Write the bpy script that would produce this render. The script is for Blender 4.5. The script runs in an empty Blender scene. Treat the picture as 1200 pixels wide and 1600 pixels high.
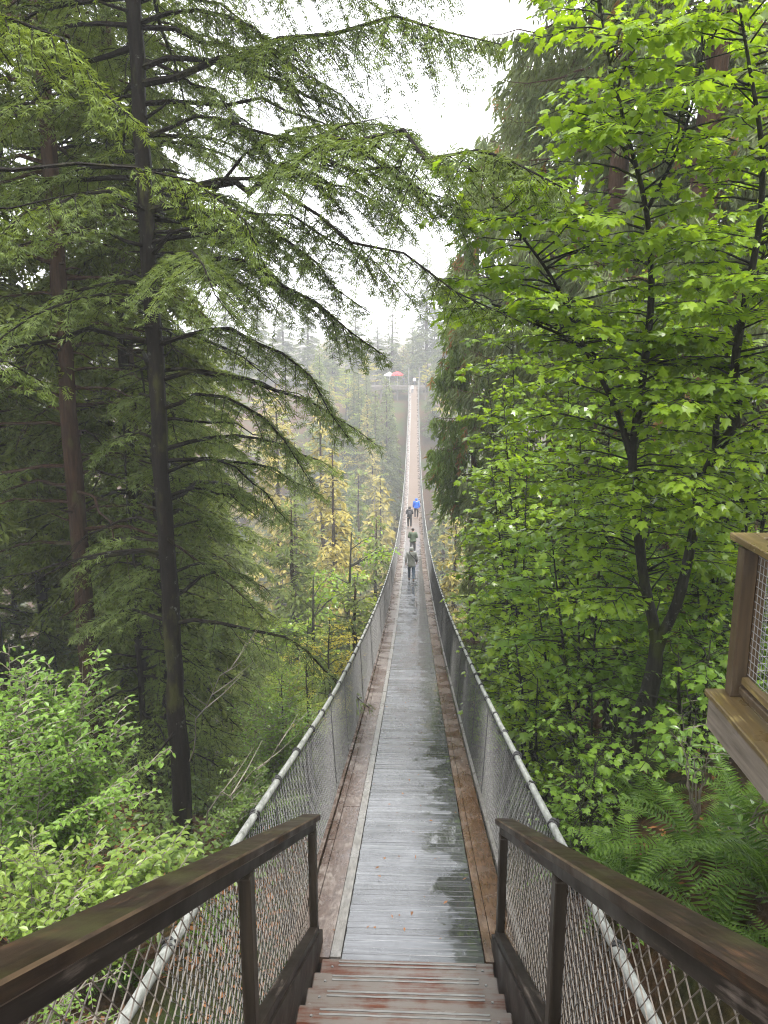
import bpy, bmesh, math, random
import numpy as np
from mathutils import Vector, Matrix, Euler

random.seed(7)
RNG = np.random.default_rng(7)
R = math.radians
scene = bpy.context.scene
col = scene.collection

# ------------------------------------------------------------------ camera
CAMZ = 70.0
PITCH = 11.5
YAW = 2.2
cam_data = bpy.data.cameras.new('camera')
cam = bpy.data.objects.new('camera', cam_data)
col.objects.link(cam)
cam.location = (0.0, 0.0, CAMZ)
cam.rotation_euler = (R(90 - PITCH), 0, R(YAW))
cam_data.sensor_fit = 'HORIZONTAL'
cam_data.sensor_width = 36
cam_data.lens = 36
cam_data.clip_start = 0.05
cam_data.clip_end = 3000
scene.camera = cam

# ------------------------------------------------------------------ world, sun, exposure
SUN_EL, SUN_AZ = 66.0, 150.0
world = bpy.data.worlds.new('World')
scene.world = world
world.use_nodes = True
wn, wl = world.node_tree.nodes, world.node_tree.links
for n in list(wn):
    wn.remove(n)
w_out = wn.new('ShaderNodeOutputWorld')
w_bg = wn.new('ShaderNodeBackground')
w_sky = wn.new('ShaderNodeTexSky')
w_sky.sky_type = 'NISHITA'
w_sky.sun_disc = False
w_sky.sun_elevation = R(SUN_EL)
w_sky.sun_rotation = R(SUN_AZ)
w_sky.dust_density = 6.0
w_sky.air_density = 1.0
w_mix = wn.new('ShaderNodeMixRGB')          # even cloud cover over the clear sky
w_mix.inputs[0].default_value = 0.9
w_mix.inputs[2].default_value = (7.6, 7.7, 7.9, 1)
wl.new(w_sky.outputs[0], w_mix.inputs[1])
wl.new(w_mix.outputs[0], w_bg.inputs[0])
w_bg.inputs[1].default_value = 0.10
wl.new(w_bg.outputs[0], w_out.inputs[0])

sun_data = bpy.data.lights.new('sun', 'SUN')
sun_data.energy = 1.5
sun_data.angle = R(14)
sun_data.color = (1.0, 0.96, 0.9)
sun = bpy.data.objects.new('sun', sun_data)
col.objects.link(sun)
_az = R(SUN_AZ)
sd = Vector((math.sin(_az) * math.cos(R(SUN_EL)), math.cos(_az) * math.cos(R(SUN_EL)), math.sin(R(SUN_EL))))
sun.rotation_euler = sd.to_track_quat('Z', 'Y').to_euler()

scene.view_settings.view_transform = 'Standard'
scene.view_settings.look = 'None'
scene.view_settings.gamma = 1.0
scene.view_settings.use_curve_mapping = False
scene.view_settings.exposure = 2.2

scene.render.engine = 'CYCLES'
cy = scene.cycles
cy.use_denoising = True
try:
    cy.denoiser = 'OPENIMAGEDENOISE'
    cy.denoising_input_passes = 'RGB_ALBEDO_NORMAL'
    cy.denoising_prefilter = 'NONE'
except Exception:
    pass
cy.filter_width = 1.15
cy.max_bounces = 6
cy.diffuse_bounces = 3
cy.glossy_bounces = 2
cy.transmission_bounces = 3
cy.volume_bounces = 1
cy.transparent_max_bounces = 4
cy.use_adaptive_sampling = True
cy.adaptive_threshold = 0.015
cy.caustics_reflective = False
cy.caustics_refractive = False

# ------------------------------------------------------------------ helpers
_p, _y = R(PITCH), R(YAW)
CF = np.array([-math.sin(_y) * math.cos(_p), math.cos(_y) * math.cos(_p), -math.sin(_p)])
CR = np.array([math.cos(_y), math.sin(_y), 0.0])
CU = np.cross(CR, CF)

def P(px, py, d):
    """world point at distance d along the bridge axis that the photograph shows at (px, py)"""
    v = CF + CR * (px - 600) / 1200 - CU * (py - 800) / 1200
    return np.array([0, 0, CAMZ]) + v * (d / v[1])

def tag(o, label=None, cat=None, group=None, kind=None):
    if label: o['label'] = label
    if cat: o['category'] = cat
    if group: o['group'] = group
    if kind: o['kind'] = kind
    return o

def empty(name, loc=(0, 0, 0), rz=0.0):
    o = bpy.data.objects.new(name, None)
    o.empty_display_size = 0.2
    o.location = loc
    o.rotation_euler = (0, 0, rz)
    col.objects.link(o)
    return o

def link(name, me, parent=None, loc=None, rot=None, scale=None):
    o = bpy.data.objects.new(name, me)
    col.objects.link(o)
    if parent is not None:
        o.parent = parent
    if loc is not None: o.location = loc
    if rot is not None: o.rotation_euler = rot
    if scale is not None: o.scale = scale
    return o

def np_mesh(name, V, quads=None, tris=None, mats=(), tint=None, matidx=None, smooth=False):
    """V (n,3); quads (q,4); tris (t,3). tint / matidx are per face, quads first."""
    me = bpy.data.meshes.new(name)
    V = np.ascontiguousarray(V, dtype=np.float32)
    parts, starts, off = [], [], 0
    nq = 0 if quads is None else len(quads)
    nt = 0 if tris is None else len(tris)
    if nq:
        parts.append(np.asarray(quads, dtype=np.int32).ravel())
        starts.append(np.arange(nq, dtype=np.int32) * 4)
        off = nq * 4
    if nt:
        parts.append(np.asarray(tris, dtype=np.int32).ravel())
        starts.append(off + np.arange(nt, dtype=np.int32) * 3)
    loops = np.concatenate(parts)
    st = np.concatenate(starts)
    me.vertices.add(len(V))
    me.vertices.foreach_set('co', V.ravel())
    me.loops.add(len(loops))
    me.loops.foreach_set('vertex_index', loops)
    me.polygons.add(nq + nt)
    me.polygons.foreach_set('loop_start', st)
    for m in mats:
        me.materials.append(m)
    if matidx is not None:
        me.polygons.foreach_set('material_index', np.asarray(matidx, dtype=np.int32))
    me.polygons.foreach_set('use_smooth', np.full(nq + nt, bool(smooth)))
    if tint is not None:
        a = me.attributes.new('tint', 'FLOAT', 'FACE')
        a.data.foreach_set('value', np.asarray(tint, dtype=np.float32))
    me.update(calc_edges=True)
    return me

def norm(v):
    return v / np.maximum(np.linalg.norm(v, axis=-1, keepdims=True), 1e-9)

class Geo:
    """collects vertices and quads / tris as arrays"""
    def __init__(self):
        self.V, self.Q, self.T, self.n = [], [], [], 0
        self.tq, self.tt, self.mq, self.mt = [], [], [], []
    def add(self, V, quads=None, tris=None, tint=None, mat=0):
        V = np.asarray(V, dtype=np.float64).reshape(-1, 3)
        if quads is not None and len(quads):
            q = np.asarray(quads, dtype=np.int64) + self.n
            self.Q.append(q)
            self.tq.append(np.full(len(q), 0.5) if tint is None else np.broadcast_to(tint, (len(q),)))
            self.mq.append(np.broadcast_to(mat, (len(q),)))
        if tris is not None and len(tris):
            t = np.asarray(tris, dtype=np.int64) + self.n
            self.T.append(t)
            self.tt.append(np.full(len(t), 0.5) if tint is None else np.broadcast_to(tint, (len(t),)))
            self.mt.append(np.broadcast_to(mat, (len(t),)))
        self.V.append(V)
        self.n += len(V)
    def box(self, c, s, rot=None):
        x, y, z = [k / 2 for k in s]
        v = np.array([[-x,-y,-z],[x,-y,-z],[x,y,-z],[-x,y,-z],[-x,-y,z],[x,-y,z],[x,y,z],[-x,y,z]])
        if rot is not None:
            v = v @ np.array(Euler(rot).to_matrix()).T
        self.add(v + np.array(c), quads=[[0,3,2,1],[4,5,6,7],[0,1,5,4],[1,2,6,5],[2,3,7,6],[3,0,4,7]])
    def tubes(self, Pts, Rad, sides=5, cap=False, tint=None):
        """Pts (B,K,3), Rad (B,K): B tubes of K rings"""
        Pts = np.asarray(Pts, dtype=np.float64)
        Rad = np.asarray(Rad, dtype=np.float64)
        if Pts.ndim == 2:
            Pts, Rad = Pts[None], Rad[None]
        B, K, _ = Pts.shape
        if B == 0: return
        T = np.empty_like(Pts)
        T[:, 1:-1] = Pts[:, 2:] - Pts[:, :-2]
        T[:, 0] = Pts[:, 1] - Pts[:, 0]
        T[:, -1] = Pts[:, -1] - Pts[:, -2]
        T = norm(T)
        mean = norm(Pts[:, -1] - Pts[:, 0])
        ref = np.where(np.abs(mean[:, 2:3]) > 0.8, np.array([[1.0, 0.2, 0]]), np.array([[0, 0, 1.0]]))
        A = norm(np.cross(T, ref[:, None, :]))
        Bn = np.cross(T, A)
        ang = np.arange(sides) * 2 * math.pi / sides
        ring = A[:, :, None, :] * np.cos(ang)[None, None, :, None] + Bn[:, :, None, :] * np.sin(ang)[None, None, :, None]
        V = Pts[:, :, None, :] + ring * Rad[:, :, None, None]
        idx = np.arange(B * K * sides).reshape(B, K, sides)
        a = idx[:, :-1, :]; b = np.roll(a, -1, axis=2)
        c = idx[:, 1:, :]; d = np.roll(c, -1, axis=2)
        q = np.stack([a, b, d, c], axis=-1).reshape(-1, 4)
        tr = None
        if cap:
            e = idx[:, -1, :]
            tr = [np.stack([e[:, 0], e[:, k], e[:, k + 1]], axis=-1) for k in range(1, sides - 1)]
            e = idx[:, 0, :]
            tr += [np.stack([e[:, 0], e[:, k + 1], e[:, k]], axis=-1) for k in range(1, sides - 1)]
            tr = np.concatenate(tr)
        self.add(V, quads=q, tris=tr, tint=tint)
    def elements(self, base, fwd, nrm, L, W, tv, tq=None, tt=None, tint=None, mat=None):
        """copies of a small flat template (side, forward, normal) on many frames"""
        base = np.asarray(base); N = len(base)
        if N == 0: return
        fwd = norm(np.asarray(fwd))
        side = norm(np.cross(fwd, nrm))
        nn = np.cross(side, fwd)
        tv = np.asarray(tv, dtype=np.float64); T = len(tv)
        L = np.broadcast_to(L, (N,)); W = np.broadcast_to(W, (N,))
        V = (base[:, None, :] + side[:, None, :] * (tv[None, :, 0] * W[:, None])[..., None]
             + fwd[:, None, :] * (tv[None, :, 1] * L[:, None])[..., None]
             + nn[:, None, :] * (tv[None, :, 2] * L[:, None])[..., None])
        off = (np.arange(N) * T)[:, None, None]
        q = None if tq is None else (np.asarray(tq)[None] + off).reshape(-1, 4)
        t = None if tt is None else (np.asarray(tt)[None] + off).reshape(-1, 3)
        nf = len(tq) if tq is not None else len(tt)
        tint = RNG.random(N) if tint is None else np.broadcast_to(tint, (N,))
        mat = np.zeros(N, int) if mat is None else mat
        self.add(V, quads=q, tris=t, tint=np.repeat(tint, nf), mat=np.repeat(mat, nf))
    def mesh(self, name, mats, smooth=False, origin=None):
        V = np.concatenate(self.V)
        if origin is not None: V = V - np.array(origin)
        Q = np.concatenate(self.Q) if self.Q else None
        T = np.concatenate(self.T) if self.T else None
        tint = np.concatenate(self.tq + self.tt)
        mi = np.concatenate(self.mq + self.mt)
        if not isinstance(mats, (list, tuple)): mats = [mats]
        return np_mesh(name, V, Q, T, mats, tint, mi, smooth)

def box_mesh(name, s, mat, bevel=0.0, center=(0, 0, 0), edge=None):
    bm = bmesh.new()
    bmesh.ops.create_cube(bm, size=1.0)
    for v in bm.verts:
        v.co = Vector((v.co.x * s[0] + center[0], v.co.y * s[1] + center[1], v.co.z * s[2] + center[2]))
    if bevel:
        bmesh.ops.bevel(bm, geom=list(bm.edges), offset=bevel, segments=1, affect='EDGES')
    if edge is not None:
        for f in bm.faces:
            if max(abs(k) for k in f.normal) < 0.97: f.material_index = 1
    me = bpy.data.meshes.new(name)
    bm.to_mesh(me); bm.free()
    me.materials.append(mat)
    if edge is not None: me.materials.append(edge)
    return me

# ------------------------------------------------------------------ materials
def new_mat(name):
    m = bpy.data.materials.new(name)
    m.use_nodes = True
    nt = m.node_tree
    for n in list(nt.nodes): nt.nodes.remove(n)
    out = nt.nodes.new('ShaderNodeOutputMaterial')
    return m, nt, out

def nd(nt, t, **kw):
    n = nt.nodes.new(t)
    for k, v in kw.items():
        if k.startswith('i_'):
            n.inputs[k[2:].replace('_', ' ')].default_value = v
        else:
            setattr(n, k, v)
    return n

def ramp(nt, fac, stops, interp='LINEAR'):
    r = nt.nodes.new('ShaderNodeValToRGB')
    r.color_ramp.interpolation = interp
    el = r.color_ramp.elements
    while len(el) < len(stops): el.new(0.5)
    for e, (p, c) in zip(el, stops):
        e.position = p
        e.color = (c, c, c, 1) if isinstance(c, (int, float)) else (*c, 1)
    nt.links.new(fac, r.inputs[0])
    return r.outputs[0]

def math_n(nt, op, a, b=None, c=None):
    n = nt.nodes.new('ShaderNodeMath'); n.operation = op
    for i, x in enumerate((a, b, c)):
        if x is None: continue
        if isinstance(x, (int, float)): n.inputs[i].default_value = x
        else: nt.links.new(x, n.inputs[i])
    return n.outputs[0]

def mixc(nt, fac, a, b, mode='MIX'):
    n = nt.nodes.new('ShaderNodeMixRGB'); n.blend_type = mode
    for i, x in enumerate((fac, a, b)):
        if isinstance(x, (int, float)): n.inputs[i].default_value = x
        elif isinstance(x, tuple): n.inputs[i].default_value = (*x, 1)
        else: nt.links.new(x, n.inputs[i])
    return n.outputs[0]

def coords(nt, kind='pos', scale=(1, 1, 1), loc=(0, 0, 0)):
    if kind == 'pos':
        s = nt.nodes.new('ShaderNodeNewGeometry').outputs['Position']
    else:
        s = nt.nodes.new('ShaderNodeTexCoord').outputs['Object']
    mp = nt.nodes.new('ShaderNodeMapping')
    mp.inputs['Scale'].default_value = scale
    mp.inputs['Location'].default_value = loc
    nt.links.new(s, mp.inputs[0])
    return mp.outputs[0]

def noise(nt, vec, scale=5.0, detail=4.0, rough=0.55):
    n = nt.nodes.new('ShaderNodeTexNoise')
    n.inputs['Scale'].default_value = scale
    n.inputs['Detail'].default_value = detail
    n.inputs['Roughness'].default_value = rough
    nt.links.new(vec, n.inputs['Vector'])
    return n.outputs[0]

def bump(nt, h, strength=0.3, dist=0.01):
    b = nt.nodes.new('ShaderNodeBump')
    b.inputs['Strength'].default_value = strength
    b.inputs['Distance'].default_value = dist
    nt.links.new(h, b.inputs['Height'])
    return b.outputs[0]

def leaf_mat(name, dark, light, transl=0.35, rough=0.4, spec=0.4, tcol=None, clump=0.8, brown=None):
    """leaf surface: its own hue per leaf (attribute tint) and per clump (noise)"""
    m, nt, out = new_mat(name)
    at = nd(nt, 'ShaderNodeAttribute', attribute_name='tint')
    n = noise(nt, coords(nt), clump, 2.0)
    f = math_n(nt, 'ADD', math_n(nt, 'MULTIPLY', at.outputs['Fac'], 0.6), math_n(nt, 'MULTIPLY', n, 0.5))
    stops = [(0.15, dark), (0.85, light)]
    if brown is not None:
        stops = [(0.12, dark), (0.8, light), (0.93, light), (0.97, brown)]
    c = ramp(nt, f, stops)
    pb = nd(nt, 'ShaderNodeBsdfPrincipled')
    nt.links.new(c, pb.inputs['Base Color'])
    pb.inputs['Roughness'].default_value = rough
    pb.inputs['Specular IOR Level'].default_value = spec
    tr = nd(nt, 'ShaderNodeBsdfTranslucent')
    tc = mixc(nt, 1.0, c, tcol or (1.35, 1.3, 0.55), 'MULTIPLY')
    nt.links.new(tc, tr.inputs[0])
    mx = nd(nt, 'ShaderNodeMixShader')
    mx.inputs[0].default_value = transl
    nt.links.new(pb.outputs[0], mx.inputs[1])
    nt.links.new(tr.outputs[0], mx.inputs[2])
    nt.links.new(mx.outputs[0], out.inputs[0])
    return m

def simple_mat(name, c1, c2, scale=8.0, rough=0.6, metal=0.0, spec=0.5, stretch=(1, 1, 1), bmp=0.2, bd=0.01, kind='obj', r2=None):
    m, nt, out = new_mat(name)
    n = noise(nt, coords(nt, kind, stretch), scale, 6.0, 0.6)
    c = ramp(nt, n, [(0.3, c1), (0.7, c2)])
    pb = nd(nt, 'ShaderNodeBsdfPrincipled')
    nt.links.new(c, pb.inputs['Base Color'])
    if r2 is None:
        pb.inputs['Roughness'].default_value = rough
    else:
        n2 = noise(nt, coords(nt, kind, stretch, (5, 3, 1)), scale * 0.6, 3.0)
        nt.links.new(ramp(nt, n2, [(0.35, rough), (0.65, r2)]), pb.inputs['Roughness'])
    pb.inputs['Metallic'].default_value = metal
    pb.inputs['Specular IOR Level'].default_value = spec
    if bmp:
        nt.links.new(bump(nt, n, bmp, bd), pb.inputs['Normal'])
    nt.links.new(pb.outputs[0], out.inputs[0])
    return m

def wood_mat(name, base, light, grain_axis=1, wear=None, wear_at=0.6, rough=(0.25, 0.6), moss=None, moss_at=0.6, grain=22.0, kind='obj', spec=0.4):
    """wet timber: fine grain along one axis, worn or mossy patches"""
    m, nt, out = new_mat(name)
    st = [grain, grain, grain]; st[grain_axis] = grain * 0.06
    g = noise(nt, coords(nt, kind, tuple(st)), 1.0, 8.0, 0.65)
    c = ramp(nt, g, [(0.3, base), (0.72, light)])
    big = noise(nt, coords(nt, kind, (1, 1, 1), (3, 1, 7)), 2.3, 5.0, 0.6)
    if wear is not None:
        fine = noise(nt, coords(nt, kind, tuple(s * 0.8 for s in st)), 1.3, 10.0, 0.75)
        w = math_n(nt, 'ADD', math_n(nt, 'MULTIPLY', big, 0.55), math_n(nt, 'MULTIPLY', fine, 0.45))
        c = mixc(nt, ramp(nt, w, [(wear_at - 0.04, 0.0), (wear_at + 0.05, 1.0)]), c, wear)
    if moss is not None:
        mo = noise(nt, coords(nt, 'pos', (1, 1, 1), (11, 4, 2)), 3.1, 6.0, 0.65)
        geo = nd(nt, 'ShaderNodeNewGeometry')
        sx = nd(nt, 'ShaderNodeSeparateXYZ'); nt.links.new(geo.outputs['Normal'], sx.inputs[0])
        mf = math_n(nt, 'MULTIPLY', ramp(nt, mo, [(moss_at - 0.08, 0.0), (moss_at + 0.08, 1.0)]), math_n(nt, 'MAXIMUM', sx.outputs[2], 0.15))
        c = mixc(nt, mf, c, moss)
    pb = nd(nt, 'ShaderNodeBsdfPrincipled')
    nt.links.new(c, pb.inputs['Base Color'])
    nt.links.new(ramp(nt, big, [(0.35, rough[0]), (0.65, rough[1])]), pb.inputs['Roughness'])
    pb.inputs['Specular IOR Level'].default_value = spec
    nt.links.new(bump(nt, g, 0.45, 0.004), pb.inputs['Normal'])
    nt.links.new(pb.outputs[0], out.inputs[0])
    return m

def deck_mat():
    m, nt, out = new_mat('wet_grey_deck_wood')
    g = noise(nt, coords(nt, 'pos', (1.6, 46, 6)), 1.0, 8.0, 0.68)
    g2 = noise(nt, coords(nt, 'pos', (0.7, 11.4, 1), (3, 0, 0)), 1.0, 3.0, 0.6)
    blot = noise(nt, coords(nt, 'pos', (2.4, 1.1, 0.5), (0, 0, 9)), 1.0, 5.0, 0.6)
    f = math_n(nt, 'ADD', math_n(nt, 'MULTIPLY', g, 0.55), math_n(nt, 'MULTIPLY', g2, 0.45))
    c = ramp(nt, f, [(0.3, (0.035, 0.037, 0.042)), (0.5, (0.075, 0.08, 0.09)), (0.7, (0.25, 0.26, 0.28))])
    oi = nd(nt, 'ShaderNodeObjectInfo')
    pv_ = math_n(nt, 'ADD', 0.72, math_n(nt, 'MULTIPLY', oi.outputs['Random'], 0.5))
    cmb = nd(nt, 'ShaderNodeCombineColor')
    for _i in range(3): nt.links.new(pv_, cmb.inputs[_i])
    c = mixc(nt, 1.0, c, cmb.outputs[0], 'MULTIPLY')
    # the far half of the deck is barer, browner wood
    geo = nd(nt, 'ShaderNodeNewGeometry')
    sx = nd(nt, 'ShaderNodeSeparateXYZ'); nt.links.new(geo.outputs['Position'], sx.inputs[0])
    far = nd(nt, 'ShaderNodeMapRange'); nt.links.new(sx.outputs[1], far.inputs[0])
    far.inputs[1].default_value = 34; far.inputs[2].default_value = 62
    c = mixc(nt, math_n(nt, 'MULTIPLY', far.outputs[0], 0.85), c, (0.14, 0.10, 0.072))
    # standing film of rain, mostly along the right-hand side
    xr = nd(nt, 'ShaderNodeMapRange'); nt.links.new(sx.outputs[0], xr.inputs[0])
    xr.inputs[1].default_value = -0.2; xr.inputs[2].default_value = 0.5
    xr.inputs[3].default_value = -0.22; xr.inputs[4].default_value = 0.17
    yr = nd(nt, 'ShaderNodeMapRange'); nt.links.new(sx.outputs[1], yr.inputs[0])
    yr.inputs[1].default_value = 8; yr.inputs[2].default_value = 26
    yr.inputs[3].default_value = 0.0; yr.inputs[4].default_value = 0.10
    wn_ = noise(nt, coords(nt, 'pos', (2.6, 2.6, 0.3), (2, 5, 0)), 1.0, 8.0, 0.68)
    wm = math_n(nt, 'SUBTRACT', math_n(nt, 'ADD', math_n(nt, 'ADD', wn_, xr.outputs[0]), yr.outputs[0]), math_n(nt, 'MULTIPLY', far.outputs[0], 0.5))
    wet = ramp(nt, wm, [(0.51, 0.0), (0.57, 1.0)])
    c = mixc(nt, math_n(nt, 'MULTIPLY', wet, 0.6), c, (0.035, 0.037, 0.03))
    rg = ramp(nt, math_n(nt, 'ADD', math_n(nt, 'MULTIPLY', blot, 0.6), math_n(nt, 'MULTIPLY', g2, 0.4)), [(0.36, 0.06), (0.62, 0.38)])
    rg = mixc(nt, far.outputs[0], rg, (0.65, 0.65, 0.65))
    rgh = mixc(nt, wet, rg, (0.03, 0.03, 0.03))
    pb = nd(nt, 'ShaderNodeBsdfPrincipled')
    nt.links.new(c, pb.inputs['Base Color'])
    nt.links.new(rgh, pb.inputs['Roughness'])
    nt.links.new(math_n(nt, 'SUBTRACT', 0.8, math_n(nt, 'MULTIPLY', far.outputs[0], 0.5)), pb.inputs['Specular IOR Level'])
    b = nd(nt, 'ShaderNodeBump')
    b.inputs['Distance'].default_value = 0.004
    nt.links.new(f, b.inputs['Height'])
    nt.links.new(math_n(nt, 'MULTIPLY', math_n(nt, 'SUBTRACT', 1.0, wet), 0.35), b.inputs['Strength'])
    nt.links.new(b.outputs[0], pb.inputs['Normal'])
    nt.links.new(pb.outputs[0], out.inputs[0])
    return m

def ground_mat():
    m, nt, out = new_mat('forest_floor')
    v = coords(nt)
    n1 = noise(nt, v, 0.35, 5.0, 0.6)
    n2 = noise(nt, v, 9.0, 8.0, 0.75)
    litter = ramp(nt, n2, [(0.3, (0.018, 0.011, 0.006)), (0.55, (0.07, 0.036, 0.018)), (0.75, (0.16, 0.075, 0.035))])
    moss = ramp(nt, n2, [(0.3, (0.012, 0.02, 0.006)), (0.7, (0.05, 0.075, 0.018))])
    c = mixc(nt, ramp(nt, n1, [(0.45, 0.0), (0.62, 1.0)]), litter, moss)
    pb = nd(nt, 'ShaderNodeBsdfPrincipled')
    nt.links.new(c, pb.inputs['Base Color'])
    pb.inputs['Roughness'].default_value = 0.75
    pb.inputs['Specular IOR Level'].default_value = 0.15
    nt.links.new(bump(nt, n2, 0.8, 0.06), pb.inputs['Normal'])
    nt.links.new(pb.outputs[0], out.inputs[0])
    return m

def bark_mat(name, c1, c2, moss=None, moss_amt=0.5, lichen=0.0):
    m, nt, out = new_mat(name)
    v = coords(nt, 'pos', (24, 24, 3))
    n1 = noise(nt, v, 1.0, 8.0, 0.7)
    c = ramp(nt, n1, [(0.32, c1), (0.7, c2)])
    if lichen:
        n3 = noise(nt, coords(nt, 'pos', (9, 9, 9)), 1.0, 6.0, 0.7)
        c = mixc(nt, ramp(nt, n3, [(0.62, 0.0), (0.68, lichen)]), c, (0.28, 0.3, 0.27))
    if moss is not None:
        n2 = noise(nt, coords(nt, 'pos', (3, 3, 1.1), (4, 2, 8)), 1.0, 5.0, 0.65)
        c = mixc(nt, ramp(nt, n2, [(0.62 - 0.2 * moss_amt, 0.0), (0.72 - 0.2 * moss_amt, 0.9)]), c, moss)
    pb = nd(nt, 'ShaderNodeBsdfPrincipled')
    nt.links.new(c, pb.inputs['Base Color'])
    pb.inputs['Roughness'].default_value = 0.6
    pb.inputs['Specular IOR Level'].default_value = 0.12
    nt.links.new(bump(nt, n1, 0.9, 0.03), pb.inputs['Normal'])
    nt.links.new(pb.outputs[0], out.inputs[0])
    return m

M = {}
M['ground'] = ground_mat()
M['deck'] = deck_mat()
M['red_board'] = wood_mat('worn_red_brown_paint', (0.055, 0.035, 0.026), (0.13, 0.088, 0.067), 1, wear=(0.235, 0.20, 0.175), wear_at=0.55, rough=(0.14, 0.42), kind='pos', grain=30)
M['rust_board'] = wood_mat('wet_rust_brown_wood', (0.05, 0.028, 0.014), (0.125, 0.07, 0.038), 1, wear=(0.21, 0.155, 0.11), wear_at=0.57, rough=(0.14, 0.4), kind='pos', grain=30)
M['pale_strip'] = wood_mat('weathered_pale_wood', (0.10, 0.095, 0.085), (0.28, 0.265, 0.245), 1, wear=(0.38, 0.36, 0.34), wear_at=0.62, rough=(0.2, 0.5), kind='pos', grain=40)
M['tread'] = wood_mat('worn_red_step_paint', (0.065, 0.022, 0.012), (0.14, 0.05, 0.028), 0, wear=(0.155, 0.135, 0.12), wear_at=0.475, rough=(0.05, 0.3), kind='pos', grain=26)
M['rail'] = wood_mat('dark_wet_handrail_wood', (0.006, 0.004, 0.003), (0.036, 0.021, 0.012), 1, wear=(0.085, 0.042, 0.02), wear_at=0.62, rough=(0.3, 0.6), moss=(0.035, 0.034, 0.012), moss_at=0.58, grain=70, spec=0.16)
M['rail_edge'] = wood_mat('worn_rail_edge', (0.022, 0.015, 0.010), (0.13, 0.085, 0.05), 1, wear=(0.03, 0.02, 0.014), wear_at=0.52, rough=(0.35, 0.6), grain=30, spec=0.2)
M['rail_light'] = wood_mat('weathered_handrail_edge', (0.008, 0.006, 0.005), (0.03, 0.023, 0.018), 1, wear=(0.15, 0.12, 0.10), wear_at=0.60, rough=(0.35, 0.6), grain=26, spec=0.14)
M['post'] = wood_mat('dark_post_wood', (0.014, 0.011, 0.008), (0.05, 0.04, 0.03), 2, wear=(0.08, 0.055, 0.035), wear_at=0.62, rough=(0.35, 0.6), grain=26, spec=0.14)
M['cedar_wood'] = wood_mat('brown_cedar_timber', (0.035, 0.023, 0.012), (0.085, 0.056, 0.03), 2, wear=(0.11, 0.085, 0.055), wear_at=0.58, rough=(0.3, 0.6), grain=26)
M['cedar_wood_y'] = wood_mat('yellow_brown_cedar_timber', (0.06, 0.04, 0.017), (0.14, 0.098, 0.04), 1, wear=(0.32, 0.25, 0.09), wear_at=0.60, rough=(0.2, 0.5), moss=(0.16, 0.12, 0.03), moss_at=0.58, grain=26)
M['grey_timber'] = wood_mat('grey_fascia_timber', (0.085, 0.068, 0.052), (0.24, 0.20, 0.16), 1, wear=(0.07, 0.055, 0.04), wear_at=0.62, rough=(0.4, 0.7), grain=22)
M['galv'] = simple_mat('galvanised_wire', (0.06, 0.06, 0.06), (0.17, 0.17, 0.167), 30, 0.5, 0.3, spec=0.3, kind='pos', bmp=0)
M['grid_wire'] = simple_mat('bright_grid_wire', (0.16, 0.16, 0.16), (0.34, 0.34, 0.33), 30, 0.45, 0.4, kind='pos', bmp=0)
M['dark_wire'] = simple_mat('dark_weathered_wire', (0.10, 0.085, 0.07), (0.26, 0.22, 0.18), 20, 0.5, 0.3, kind='pos', bmp=0)
M['cable'] = simple_mat('pale_grey_cable', (0.13, 0.135, 0.12), (0.40, 0.41, 0.385), 9, 0.5, 0.1, kind='pos', bmp=0.15, bd=0.004, stretch=(5, 1, 5))
M['tie'] = simple_mat('black_cable_tie', (0.012, 0.012, 0.012), (0.04, 0.04, 0.04), 20, 0.5, bmp=0)
M['alu'] = simple_mat('grip_strip_metal', (0.15, 0.15, 0.145), (0.32, 0.32, 0.31), 12, 0.38, 0.5, kind='pos', bmp=0.1, stretch=(1, 20, 1))
M['concrete'] = simple_mat('stained_concrete', (0.16, 0.15, 0.13), (0.3, 0.29, 0.26), 4, 0.8)
M['water'] = simple_mat('river_water', (0.02, 0.05, 0.045), (0.05, 0.09, 0.08), 1.0, 0.12, kind='pos', bmp=0.4, bd=0.1)
M['bark_dark'] = bark_mat('dark_hemlock_bark', (0.003, 0.0025, 0.002), (0.015, 0.011, 0.008), moss=(0.04, 0.042, 0.012), moss_amt=0.35, lichen=0.35)
M['bark_brown'] = bark_mat('brown_hemlock_bark', (0.014, 0.008, 0.005), (0.06, 0.033, 0.019), moss=(0.05, 0.05, 0.018), moss_amt=0.3)
M['bark_cedar'] = bark_mat('reddish_cedar_bark', (0.05, 0.025, 0.015), (0.14, 0.08, 0.05))
M['bark_maple'] = bark_mat('wet_maple_bark', (0.006, 0.006, 0.004), (0.035, 0.034, 0.024), moss=(0.035, 0.042, 0.01), moss_amt=0.4, lichen=0.3)
M['bark_pale'] = bark_mat('pale_bare_bark', (0.2, 0.18, 0.15), (0.45, 0.42, 0.38))
M['twig'] = simple_mat('grey_dead_twig', (0.10, 0.085, 0.065), (0.24, 0.21, 0.17), 10, 0.6, kind='pos', bmp=0)
M['hemlock'] = leaf_mat('hemlock_needles', (0.045, 0.075, 0.02), (0.17, 0.23, 0.065), 0.42, 0.42, 0.25, clump=0.9)
M['hemlock_lt'] = leaf_mat('hemlock_new_needles', (0.06, 0.1, 0.022), (0.2, 0.27, 0.065), 0.4, 0.42, 0.2, clump=1.2)
M['hemlock_far'] = leaf_mat('hemlock_far_needles', (0.05, 0.08, 0.02), (0.2, 0.25, 0.06), 0.45, 0.5, 0.15, clump=0.5)  # slightly lighter needles for the trees further back
M['cedar'] = leaf_mat('cedar_sprays', (0.075, 0.11, 0.045), (0.25, 0.30, 0.15), 0.4, 0.45, 0.2, clump=0.8)
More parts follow.
